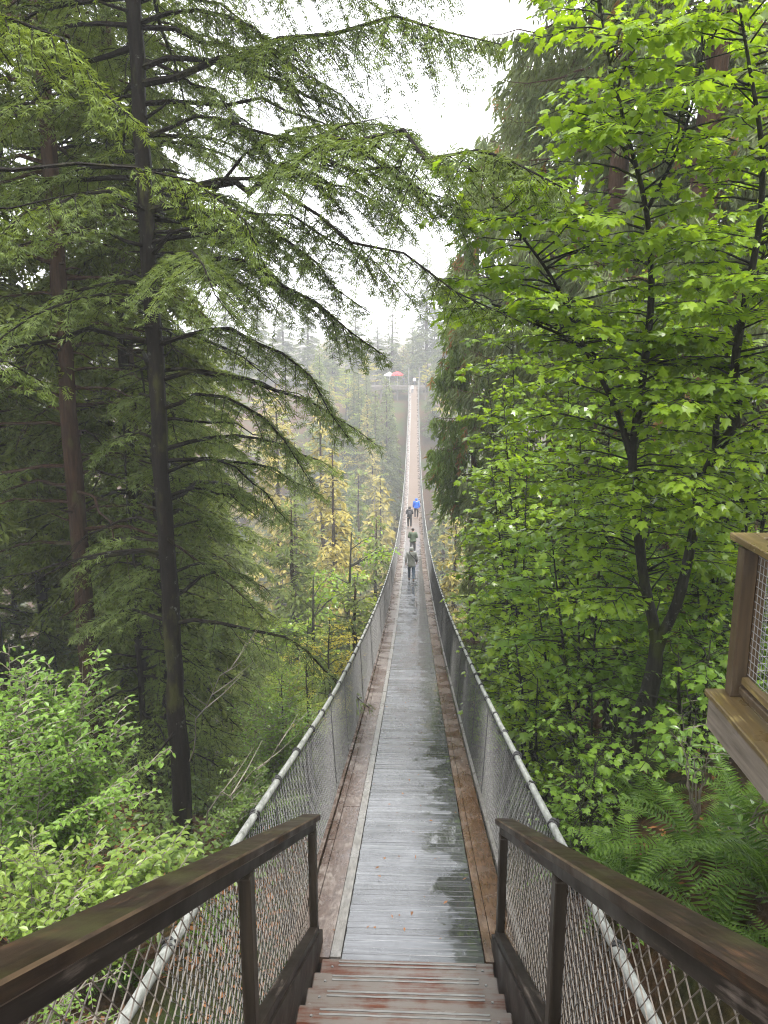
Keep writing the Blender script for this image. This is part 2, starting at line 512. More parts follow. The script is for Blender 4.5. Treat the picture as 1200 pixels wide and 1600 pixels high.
M['cedar_green'] = leaf_mat('green_cedar_sprays', (0.06, 0.115, 0.025), (0.21, 0.30, 0.075), 0.42, 0.45, 0.2, clump=0.8)
M['cedar_flag'] = leaf_mat('cedar_brown_sprays', (0.2, 0.11, 0.04), (0.38, 0.22, 0.08), 0.3, 0.6, 0.2)
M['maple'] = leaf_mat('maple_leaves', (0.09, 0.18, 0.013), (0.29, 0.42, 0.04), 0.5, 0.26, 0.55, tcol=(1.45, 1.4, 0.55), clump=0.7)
M['maple_dk'] = leaf_mat('maple_darker_leaves', (0.065, 0.145, 0.014), (0.22, 0.36, 0.045), 0.5, 0.38, 0.4, tcol=(1.4, 1.4, 0.5), clump=0.7)  # same maple leaves in a darker green
M['berry'] = leaf_mat('huckleberry_leaves', (0.075, 0.155, 0.022), (0.23, 0.37, 0.075), 0.4, 0.33, 0.35, clump=1.5)
M['berry_y'] = leaf_mat('yellow_green_shrub_leaves', (0.11, 0.19, 0.028), (0.30, 0.41, 0.09), 0.4, 0.33, 0.45, clump=1.5)
M['salal'] = leaf_mat('glossy_oval_leaves', (0.07, 0.15, 0.03), (0.2, 0.33, 0.07), 0.3, 0.2, 0.6)
M['fern'] = leaf_mat('fern_pinnae', (0.04, 0.095, 0.012), (0.14, 0.24, 0.035), 0.35, 0.34, 0.3, clump=1.5)
M['yellow_tree'] = leaf_mat('autumn_leaves', (0.2, 0.24, 0.03), (0.55, 0.46, 0.07), 0.4, 0.5, 0.3, clump=0.35, brown=(0.5, 0.2, 0.06))
M['lime_tree'] = leaf_mat('lime_leaves', (0.12, 0.19, 0.03), (0.36, 0.42, 0.07), 0.4, 0.5, 0.3, clump=0.35)
M['far_conifer'] = leaf_mat('far_conifer_needles', (0.035, 0.06, 0.02), (0.16, 0.19, 0.06), 0.3, 0.5, 0.3, clump=0.2)
M['far_yellow_conifer'] = leaf_mat('far_yellow_conifer_needles', (0.12, 0.13, 0.03), (0.44, 0.36, 0.09), 0.3, 0.5, 0.3, clump=0.2)
M['understory'] = leaf_mat('low_plant_leaves', (0.035, 0.07, 0.012), (0.14, 0.22, 0.04), 0.35, 0.4, 0.4, clump=0.6)
M['litter'] = leaf_mat('fallen_leaves', (0.06, 0.028, 0.012), (0.30, 0.13, 0.05), 0.1, 0.5, 0.3, tcol=(1, 0.8, 0.6))
M['red_canvas'] = simple_mat('red_canvas', (0.55, 0.012, 0.02), (0.7, 0.03, 0.04), 3, 0.6)
M['white_paint'] = simple_mat('white_paint', (0.6, 0.6, 0.6), (0.75, 0.75, 0.75), 3, 0.5)
M['grey_paint'] = simple_mat('grey_painted_timber', (0.07, 0.062, 0.055), (0.14, 0.125, 0.11), 3, 0.8, spec=0.1)

# ------------------------------------------------------------------ terrain
_TY = np.array([-400, -60, 0, 5, 8, 12, 16, 22, 35, 50, 60, 86, 100, 120, 134, 145, 200, 500, 1500.0])
_TH = np.array([-6, 1, 4.2, 5.1, 6.0, 8.2, 11.5, 17.5, 32, 50, 58, 58, 46, 26, 12, 8.2, 5, -10, -30.0])

def sstep(a, b, x):
    t = np.clip((x - a) / (b - a), 0, 1)
    return t * t * (3 - 2 * t)

def terrain(x, y):
    """height of the ground"""
    x = np.asarray(x, float); y = np.asarray(y, float)
    near = 1 - sstep(60, 75, y)
    shift = near * (sstep(2, 14, -x) * 9 + sstep(3, 14, x) * 8)
    h = np.interp(y - shift, _TY, _TH)
    h = h - 1.45 * sstep(1.0, 2.8, x) * (1 - sstep(14, 24, y)) + 0.5 * sstep(1.5, 4, -x) * (1 - sstep(9, 16, y))
    wob = (0.18 * np.sin(x * 0.9 + 1.3) * np.cos(y * 0.8) + 0.12 * np.sin(x * 2.1 + y * 1.7))
    wob = wob + sstep(20, 50, np.abs(y - 4) + np.abs(x)) * (1.2 * np.sin(x * 0.11 + 2) * np.cos(y * 0.09))
    return CAMZ - h + wob

def terrain_axis(a, b, lo, hi, fine, coarse):
    xs = [lo]
    while xs[-1] < hi:
        x = xs[-1]
        xs.append(x + (fine if a <= x <= b else coarse))
    return np.array(xs)
gx = terrain_axis(-24, 24, -600, 600, 0.8, 12.0)
gy = terrain_axis(-8, 40, -300, 900, 0.8, 6.0)
GX, GY = np.meshgrid(gx, gy)
GV = np.stack([GX, GY, terrain(GX, GY)], -1).reshape(-1, 3)
ii = np.arange(len(gx) * len(gy)).reshape(len(gy), len(gx))
GQ = np.stack([ii[:-1, :-1], ii[:-1, 1:], ii[1:, 1:], ii[1:, :-1]], -1).reshape(-1, 4)
ground = link('ground', np_mesh('ground', GV, GQ, mats=[M['ground']], smooth=True))
tag(ground, kind='structure')
wv = np.array([[-500, 63, CAMZ - 56.6], [500, 63, CAMZ - 56.6], [500, 83, CAMZ - 56.6], [-500, 83, CAMZ - 56.6]])
tag(link('river', np_mesh('river', wv, [[0, 1, 2, 3]], mats=[M['water']])), kind='structure')

# ------------------------------------------------------------------ suspension bridge
Y0, Y1, H0, H1, SAG = 4.5, 142.0, 3.97, 5.5, 8.5
XC = -0.02
def deck_h(y):
    t = (np.asarray(y, float) - Y0) / (Y1 - Y0)
    return H0 + (H1 - H0) * t + 4 * SAG * t * (1 - t)
def deck_z(y):
    y = np.asarray(y, float)
    z = CAMZ - deck_h(y)
    s0 = 4 * SAG / (Y1 - Y0) + (H1 - H0) / (Y1 - Y0)
    return np.where(y < Y0, CAMZ - H0 - s0 * (y - Y0), z)
def deck_slope(y):
    e = 0.01
    return float(deck_z(y + e) - deck_z(y - e)) / (2 * e)

bridge = empty('suspension_bridge', (XC, Y0, CAMZ - H0))
tag(bridge, 'long wet wooden suspension footbridge with wire mesh sides crossing the misty canyon', 'bridge')
BO = np.array([XC, Y0, CAMZ - H0])     # bridge origin: child coordinates are relative to it

PW, PIT = 0.955, 0.0905
plank_me = box_mesh('plank', (PW, PIT - 0.0045, 0.03), M['deck'], 0.002, (0.0425, 0, -0.015))
y = Y0 - 0.055
k = 0
rest = Geo()
while y < Y1:
    sl = deck_slope(y)
    dz = random.uniform(-0.0012, 0.0012)
    if k < 300:
        o = link('plank', plank_me, bridge, (random.uniform(-0.002, 0.002), y - BO[1], float(deck_z(y)) - BO[2] + dz),
                 (math.atan(sl) + random.gauss(0, 0.006), random.gauss(0, 0.0018), 0))
    else:
        rest.box((0.0425, y - BO[1], float(deck_z(y)) - BO[2] - 0.015 + dz), (PW, PIT - 0.003, 0.03), (math.atan(sl) + random.gauss(0, 0.006), 0, 0))
    y += PIT / math.sqrt(1 + sl * sl)
    k += 1
tag(link('decking', rest.mesh('decking', M['deck']), bridge), kind='stuff')

def long_board(x0, x1, ya, yb, top, thick, mat, name, n=6):
    """board that follows the curve of the deck between ya and yb"""
    g = Geo()
    ys = np.linspace(ya, yb, n)
    zs = deck_z(ys)
    V = []
    for yy, zz in zip(ys, zs):
        V += [[x0, yy, zz + top - thick], [x1, yy, zz + top - thick], [x1, yy, zz + top], [x0, yy, zz + top]]
    V = np.array(V) - np.array([0, BO[1], BO[2]])
    Q = []
    for i in range(n - 1):
        a, b = 4 * i, 4 * i + 4
        Q += [[a + 3, a + 2, b + 2, b + 3], [a + 1, a, b, b + 1], [a, a + 3, b + 3, b], [a + 2, a + 1, b + 1, b + 2]]
    Q += [[0, 1, 2, 3], [4 * n - 1, 4 * n - 2, 4 * n - 3, 4 * n - 4]]
    g.add(V, quads=Q)
    return link(name, g.mesh(name, mat), bridge)

def run_boards(x0, x1, top, thick, mat, name, seg, start, gap=0.006):
    y = Y0 - 0.09
    first = True
    while y < Y1 - 0.1:
        e = min(Y1, y + (start if first else seg) * (1 if first else random.uniform(0.96, 1.04)))
        first = False
        long_board(x0, x1, y, e - gap, top + random.uniform(-0.002, 0.002), thick, mat, name)
        y = e
run_boards(-0.75, -0.69, 0.020, 0.045, M['red_board'], 'outer_board', 3.1, 2.0)
run_boards(-0.685, -0.515, 0.016, 0.045, M['red_board'], 'side_board', 3.1, 2.9)
run_boards(-0.510, -0.440, 0.022, 0.045, M['pale_strip'], 'edge_strip', 3.1, 1.6)
run_boards(0.526, 0.585, 0.014, 0.045, M['rust_board'], 'edge_strip', 3.1, 2.4)
run_boards(0.590, 0.748, 0.018, 0.045, M['rust_board'], 'side_board', 2.35, 1.9)
run_boards(-0.795, -0.762, 0.050, 0.12, M['red_board'], 'kerb_board', 3.1, 2.2)
run_boards(0.762, 0.795, 0.060, 0.12, M['pale_strip'], 'kerb_board', 3.1, 2.7)

# cross beams under the deck
beam_me = box_mesh('cross_beam', (1.9, 0.09, 0.14), M['post'], 0.006)
for yy in np.arange(Y0 + 0.6, Y1, 2.4):
    link('cross_beam', beam_me, bridge, (0, yy - BO[1], float(deck_z(yy)) - BO[2] - 0.13), (math.atan(deck_slope(yy)), 0, 0))

# hand cables with ties, hangers, wire mesh
CABH = 1.12
def cable_x(y, side):
    y = np.asarray(y, float)
    spread = 0.86 + 0.11 * (1 - sstep(2, 9, y)) * (1.0 if side < 0 else 0.15)
    return side * spread
CY_START = 0.9
for side in (-1, 1):
    ys = np.concatenate([np.linspace(CY_START, 30, 70), np.linspace(31, Y1, 110)])
    pts = np.stack([cable_x(ys, side), ys - BO[1], deck_z(ys) + CABH - BO[2]], -1)
    g = Geo(); g.tubes(pts, np.full(len(ys), 0.023), 10, cap=True)
    link('hand_cable', g.mesh('hand_cable', M['cable'], smooth=True), bridge)
    # ties
    tb = Geo()
    a = np.linspace(0, 2 * math.pi, 13)
    ring = np.stack([np.cos(a) * 0.027, np.zeros(13), np.sin(a) * 0.027], -1)
    tb.tubes(ring[None], np.full((1, 13), 0.008), 5)
    ring2 = ring + np.array([0, 0.028, 0])
    tb.tubes(ring2[None], np.full((1, 13), 0.008), 5)
    tie_me = tb.mesh('cable_tie', M['tie'], smooth=True)
    far = Geo()
    for j, yy in enumerate(np.arange(CY_START + 0.35, Y1, 0.74)):
        yy = yy + random.uniform(-0.05, 0.05)
        loc = (float(cable_x(yy, side)), yy - BO[1], float(deck_z(yy)) + CABH - BO[2])
        if j < 150:
            s = random.uniform(0.92, 1.1)
            link('cable_tie', tie_me, bridge, loc, (math.atan(deck_slope(yy)) + random.gauss(0, 0.12), random.uniform(0, 6), random.gauss(0, 0.1)), (s, s * random.uniform(0.7, 1.3), s))
        else:
            far.box(loc, (0.065, 0.04, 0.065))
    tag(link('far_ties', far.mesh('far_ties', M['tie']), bridge), kind='stuff')
    # hangers
    for yy in np.arange(Y0 + 0.3, Y1, 1.5):
        g = Geo()
        x0, x1 = float(cable_x(yy, side)), side * 0.80
        z0, z1 = float(deck_z(yy)) + CABH - BO[2], float(deck_z(yy)) - BO[2] - 0.1
        g.tubes(np.array([[x0, yy - BO[1], z0], [x1, yy - BO[1], z1]])[None], np.full((1, 2), 0.006), 4)
        link('hanger_wire', g.mesh('hanger_wire', M['galv']), bridge)

def zigzag(y0, y1, pitch, rows, place, rad, sides=3):
    """chain-link: vertical zigzag wires, neighbours mirrored; place(u, v) -> points"""
    n = int((y1 - y0) / pitch)
    i = np.arange(n)
    v = np.linspace(0, 1, rows + 1)
    alt = np.where(np.arange(rows + 1) % 2 == 0, 0.5, -0.5)
    u = y0 + (i[:, None] + 0.5) * pitch + np.where(i[:, None] % 2 == 0, 1, -1) * alt[None, :] * pitch * 1.02
    pts = place(u, np.broadcast_to(v[None, :], u.shape))
    off = np.where(np.arange(rows + 1) % 2 == 0, rad * 0.5, -rad * 0.5)
    pts[..., 0] += off[None, :]
    g = Geo(); g.tubes(pts, np.full(u.shape, rad), sides)
    return g

for side in (-1, 1):
    def place(u, v, side=side):
        top = deck_z(u) + CABH - 0.02 - BO[2]
        bot = deck_z(u) - 0.02 - BO[2]
        x = cable_x(u, side) * v + side * 0.803 * (1 - v)
        sagx = side * 0.02 * np.sin(v * math.pi) * np.sin(u * 1.7)
        return np.stack([x + sagx, u - BO[1], bot + (top - bot) * v], -1)
    g = zigzag(2.6, 16, 0.034, 34, place, 0.0024)
    tag(link('wire_mesh', g.mesh('wire_mesh', M['galv']), bridge), 'chain-link mesh nearest the stairs', kind='stuff')
    g = zigzag(16, 48, 0.05, 18, place, 0.0042)
    tag(link('wire_mesh', g.mesh('wire_mesh', M['galv']), bridge), 'chain-link mesh of the middle stretch', kind='stuff')
    g = zigzag(48, Y1, 0.13, 10, place, 0.013)
    tag(link('wire_mesh', g.mesh('wire_mesh', M['galv']), bridge), 'chain-link mesh of the far stretch', kind='stuff')

# ------------------------------------------------------------------ staircase
SLP = 0.574
RUN, RISE = 0.305, 0.175
stairs = empty('staircase', (XC, Y0, CAMZ - H0))
tag(stairs, 'worn red wooden stairs with metal grip strips and dark mesh-sided handrails in the foreground', 'stairs')
SO = BO
tread_me = []
for v in range(4):
    tread_me.append(box_mesh('tread', (1.13, RUN + 0.035, 0.05), M['tread'], 0.006, (0, 0, -0.025)))
strip_me = box_mesh('grip_strip', (0.90, 0.011, 0.006), M['alu'], 0.0015)
screw_bm = bmesh.new(); bmesh.ops.create_cone(screw_bm, cap_ends=True, segments=8, radius1=0.009, radius2=0.007, depth=0.006)
screw_me = bpy.data.meshes.new('bolt_head'); screw_bm.to_mesh(screw_me); screw_bm.free(); screw_me.materials.append(M['alu'])
NST = 20
for kk in range(NST):
    yc = -RUN * (kk + 0.5) - 0.125
    zc = RISE * kk + 0.045
    t = link('tread', tread_me[kk % 4], stairs, (random.uniform(-0.006, 0.006), yc, zc), (random.gauss(0, 0.004), random.gauss(0, 0.003), random.gauss(0, 0.003)))
    for off in (0.142, 0.112):
        link('grip_strip', strip_me, t, (0.0, off, 0.0025))
    for sx in (-0.49, 0.49):
        for oy in (0.1, 0.02):
            link('bolt_head', screw_me, t, (sx, oy, 0.003))
for side in (-1, 1):
    # closed stringer beside the treads
    L = NST * RUN + 0.4
    g = Geo()
    ya, yb = 0.10, -NST * RUN
    def zst(yy): return -yy * SLP
    V = []
    for yy in (ya, yb):
        for dx in (-0.025, 0.025):
            V += [[dx, yy, zst(yy) - 0.24], [dx, yy, zst(yy) + 0.15]]
    g.add(np.array(V) + np.array([side * 0.605, 0, 0]), quads=[[0, 1, 3, 2], [4, 6, 7, 5], [0, 4, 5, 1], [2, 3, 7, 6], [1, 5, 7, 3], [0, 2, 6, 4]])
    link('stringer', g.mesh('stringer', M['rail_light'], origin=None), stairs)
    RH = 0.985
    # hand rail: cap and sub-rail
    def slanted(name, x0, x1, ztop, zbot, mat, ya, yb, bev=0.006):
        ang = math.atan(SLP)
        Ln = (ya - yb) / math.cos(ang)
        me = box_mesh(name, (x1 - x0, Ln, (ztop - zbot) * math.cos(ang)), mat, bev, edge=M['rail_edge'] if name == 'handrail_cap' else None)
        ym = (ya + yb) / 2
        return link(name, me, stairs, ((x0 + x1) / 2, ym, -ym * SLP + (ztop + zbot) / 2), (-ang, 0, 0))
    xa = 0.578 if side > 0 else -0.696
    slanted('handrail_cap', xa, xa + 0.118, RH + 0.045, RH, M['rail'], 0.09, -5.9, 0.006)
    xs = 0.600 if side > 0 else -0.65
    slanted('handrail_beam', xs, xs + 0.05, RH - 0.003, RH - 0.062, M['rail_light'], 0.02, -5.9, 0.004)
    slanted('bottom_rail', side * 0.62 - 0.03, side * 0.62 + 0.03, 0.205, 0.155, M['rail_light'], 0.0, -5.9, 0.004)
    for py in ((0.0, -1.72, -3.52, -5.3) if side > 0 else (0.0, -1.84, -3.6, -5.3)):
        top, bot = -py * SLP + RH - 0.055, -py * SLP + 0.16
        me = box_mesh('post', (0.05, 0.08, top - bot), M['post'], 0.005)
        link('post', me, stairs, (side * 0.622, py - 0.02, (top + bot) / 2))
    def place(u, v, side=side):
        bot = -u * SLP + 0.20
        top = -u * SLP + RH - 0.03
        return np.stack([np.full(u.shape, side * 0.655), u, bot + (top - bot) * v], -1)
    g = zigzag(-5.6, -0.03, 0.042, 18, place, 0.0022, 4)
    tag(link('wire_panel', g.mesh('wire_panel', M['dark_wire']), stairs), kind='stuff')
    # legs down to the ground
    for py in (0.03, -2.4, -4.8):
        gz = float(terrain(side * 0.6, Y0 + py)) - SO[2] - 0.3
        top = -py * SLP - 0.24
        if top - gz > 0.1:
            link('support_post', box_mesh('support_post', (0.14, 0.14, top - gz), M['post'], 0.008), stairs, (side * 0.55, py, (top + gz) / 2))
# abutment of the bridge
ab = empty('abutment', (XC, Y0, float(terrain(0, Y0)) - 0.4))
tag(ab, 'low concrete footing under the near end of the footbridge', 'footing')
ah = CAMZ - H0 - 0.28 - (float(terrain(0, Y0)) - 0.4)
link('footing_block', box_mesh('footing_block', (1.7, 0.7, ah), M['concrete'], 0.02), ab, (0, 0.5, ah / 2))
for side in (-1, 1):
    # cable anchors at the near end
    yy = CY_START
    zt = float(deck_z(yy)) + CABH
    zb = float(terrain(side * 0.95, yy)) - 0.4
    an = empty('anchor_block', (XC + float(cable_x(yy, side)), yy, zb))
    tag(an, ('left' if side < 0 else 'right') + '-hand concrete block anchoring the hand cable beside the stairs', 'anchor')
    link('pier', box_mesh('pier', (0.35, 0.5, zt - zb + 0.1), M['concrete'], 0.03), an, (0, -0.22, (zt - zb + 0.1) / 2))
    link('eye_plate', box_mesh('eye_plate', (0.03, 0.14, 0.16), M['galv'], 0.006), an, (0, 0.06, zt - zb))

# ------------------------------------------------------------------ viewing platform on the right
A = P(1108, 1078, 4.95)
vx, vy, vz = A
plat = empty('viewing_platform', (vx, vy, vz))
tag(plat, 'brown timber corner of a raised viewing platform with square wire mesh at right edge', 'platform')
PL = 3.2
link('fascia_board', box_mesh('fascia_board', (0.045, PL, 0.22), M['grey_timber'], 0.006, (0.022, -PL / 2, -0.155)), plat)
link('fascia_board', box_mesh('fascia_board', (PL, 0.045, 0.22), M['grey_timber'], 0.006, (PL / 2 + 0.05, -0.022, -0.155)), plat)
link('ledge_board', box_mesh('ledge_board', (0.19, PL + 0.03, 0.042), M['cedar_wood_y'], 0.006, (0.075, -PL / 2 + 0.015, -0.021)), plat)
for j in range(18):
    link('floor_plank', box_mesh('floor_plank', (0.138, PL, 0.04), M['cedar_wood_y'], 0.005, (0.24 + j * 0.143, -PL / 2, -0.024)), plat)
RHH = 1.06
def prail(name, s, c, mat):
    return link(name, box_mesh(name, s, mat, 0.005, c), plat)
for (px_, py_) in ((0.145, -0.06), (0.145, -1.75), (0.145, -3.1), (1.7, -0.06), (3.0, -0.06)):
    prail('post', (0.095, 0.095, RHH - 0.05), (px_, py_, RHH / 2 - 0.025), M['cedar_wood'])
    if py_ == -0.06 and px_ < 1:
        prail('post', (0.06, 0.09, RHH - 0.06), (px_ + 0.082, py_ - 0.004, RHH / 2 - 0.03), M['cedar_wood'])
prail('cap_rail', (0.15, PL + 0.04, 0.045), (0.15, -PL / 2 + 0.06, RHH - 0.002), M['cedar_wood_y'])
prail('cap_rail', (PL, 0.15, 0.045), (PL / 2 + 0.228, 0.005, RHH - 0.002), M['cedar_wood_y'])
prail('bottom_rail', (0.045, PL - 0.25, 0.05), (0.165, -PL / 2 - 0.02, 0.135), M['cedar_wood_y'])
prail('bottom_rail', (0.06, PL - 0.25, 0.05), (0.16, -PL / 2 - 0.02, 0.07), M['cedar_wood'])
prail('bottom_rail', (PL - 0.3, 0.045, 0.05), (PL / 2 + 0.2, -0.06, 0.12), M['cedar_wood'])
prail('bolt_head', (0.05, 0.03, 0.012), (0.17, -0.32, RHH + 0.026), M['tie'])
g = Geo()
hs = np.arange(0.17, RHH - 0.03, 0.05)
for h in hs:
    g.tubes(np.array([[0.19, -0.12, h], [0.19, -3.05, h]])[None], np.full((1, 2), 0.0028), 4)
    g.tubes(np.array([[0.25, -0.06, h], [3.0, -0.06, h]])[None], np.full((1, 2), 0.0028), 4)
for u in np.arange(0.14, 3.0, 0.05):
    g.tubes(np.array([[0.195, -u, 0.16], [0.195, -u, RHH - 0.03]])[None], np.full((1, 2), 0.0028), 4)
    g.tubes(np.array([[u + 0.1, -0.064, 0.15], [u + 0.1, -0.064, RHH - 0.03]])[None], np.full((1, 2), 0.0028), 4)
tag(link('wire_grid', g.mesh('wire_grid', M['grid_wire']), plat), kind='stuff')
for (px_, py_) in ((0.5, -0.5), (2.6, -0.5), (0.5, -2.8), (2.6, -2.8)):
    gz = float(terrain(vx + px_, vy + py_)) - vz - 0.3
    if gz < -0.3:
        prail('support_post', (0.18, 0.18, -0.05 - gz), (px_, py_, (gz - 0.05) / 2), M['post'])
prail('floor_beam', (PL - 0.1, 0.09, 0.18), (PL / 2 + 0.02, -0.5, -0.14), M['cedar_wood'])
prail('floor_beam', (PL - 0.1, 0.09, 0.18), (PL / 2 + 0.02, -2.8, -0.14), M['cedar_wood'])

#PART2
# ------------------------------------------------------------------ vegetation generators
SPRIG_V = [[0, 0, 0], [0.5, 0.38, 0.02], [0, 1, -0.06], [-0.5, 0.38, 0.02],
           [0, 0.2, 0], [0.62, 0.38, -0.02], [0.95, 0.78, -0.05], [0.35, 0.5, 0],
           [0, 0.25, 0], [-0.35, 0.55, 0], [-0.95, 0.83, -0.05], [-0.62, 0.43, -0.02]]
SPRIG_Q = [[0, 1, 2, 3], [4, 5, 6, 7], [8, 9, 10, 11]]
def _lets(items):
    V, Q = [], []
    for (bx, by, ex, ey, w) in items:
        dx, dy = ex - bx, ey - by
        mx, my = bx + dx * 0.45, by + dy * 0.45
        n = math.hypot(dx, dy); nx, ny = -dy / n * w, dx / n * w
        k = len(V)
        V += [[bx, by, 0], [mx - nx, my - ny, 0.01], [ex, ey, -0.05 * abs(ex) - 0.04 * ey], [mx + nx, my + ny, 0.01]]
        Q.append([k, k + 1, k + 2, k + 3])
    return V, Q
FEATHER_V, FEATHER_Q = _lets([(0, 0, 0, 1, 0.12), (0, 0.10, 0.95, 0.46, 0.075), (0, 0.2, -0.95, 0.56, 0.075), (0, 0.42, 0.8, 0.78, 0.07), (0, 0.5, -0.8, 0.86, 0.07)])
SPRIG_V, SPRIG_Q = _lets([(0, 0, 0, 1, 0.15), (0, 0.12, 0.95, 0.58, 0.10), (0, 0.26, -0.95, 0.72, 0.10)])
DIAM_V = [[0, 0, 0], [0.5, 0.42, 0.03], [0, 1, -0.05], [-0.5, 0.42, 0.03]]
DIAM_Q = [[0, 1, 2, 3]]
OVAL_V = [[0, 0, 0], [0.42, 0.3, 0.05], [0.36, 0.68, 0.03], [0, 1, -0.08], [-0.36, 0.68, 0.03], [-0.42, 0.3, 0.05]]
OVAL_Q = [[0, 1, 2, 3], [0, 3, 4, 5]]
_half = [(0.0, 0.06), (0.20, -0.05), (0.34, 0.08), (0.58, 0.12), (0.44, 0.28), (0.60, 0.40), (0.80, 0.66), (0.52, 0.62), (0.40, 0.56), (0.22, 0.50), (0.26, 0.74), (0.12, 0.80)]
_out = _half + [(0.0, 1.0)] + [(-x, y_) for x, y_ in _half[:0:-1]]
MAPLE_V = [[0, 0.32, 0.0]] + [[x, y_, -0.16 * abs(x) ** 1.3 - 0.14 * max(0, y_ - 0.3) ** 1.5] for x, y_ in _out]
_n = len(_out)
MAPLE_T = [[0, 1 + i, 1 + (i + 1) % _n] for i in range(_n)]
# a simpler lobed leaf for crowns farther off
_o2 = [(0, 0), (0.3, -0.03), (0.62, 0.16), (0.42, 0.32), (0.74, 0.66), (0.3, 0.58), (0, 1.0), (-0.3, 0.58), (-0.74, 0.66), (-0.42, 0.32), (-0.62, 0.16), (-0.3, -0.03)]
MAPLE2_V = [[0, 0.35, 0.0]] + [[x, y_, -0.15 * abs(x) - 0.12 * max(0, y_ - 0.3)] for x, y_ in _o2]
MAPLE2_T = [[0, 1 + i, 1 + (i + 1) % 12] for i in range(12)]
UPV = np.array([0, 0, 1.0])

def resample(path, n):
    path = np.asarray(path, float)
    seg = np.linalg.norm(np.diff(path, axis=0), axis=1)
    s = np.concatenate([[0], np.cumsum(seg)])
    t = np.linspace(0, s[-1], n)
    # smooth interpolation through the given points
    if len(path) > 2:
        m = np.gradient(path, s, axis=0)
        i = np.clip(np.searchsorted(s, t, side='right') - 1, 0, len(s) - 2)
        h = s[i + 1] - s[i]
        u = ((t - s[i]) / h)[:, None]; h = h[:, None]
        return ((2*u**3 - 3*u**2 + 1) * path[i] + (u**3 - 2*u**2 + u) * h * m[i]
                + (-2*u**3 + 3*u**2) * path[i + 1] + (u**3 - u**2) * h * m[i + 1])
    return np.stack([np.interp(t, s, path[:, k]) for k in range(3)], -1)

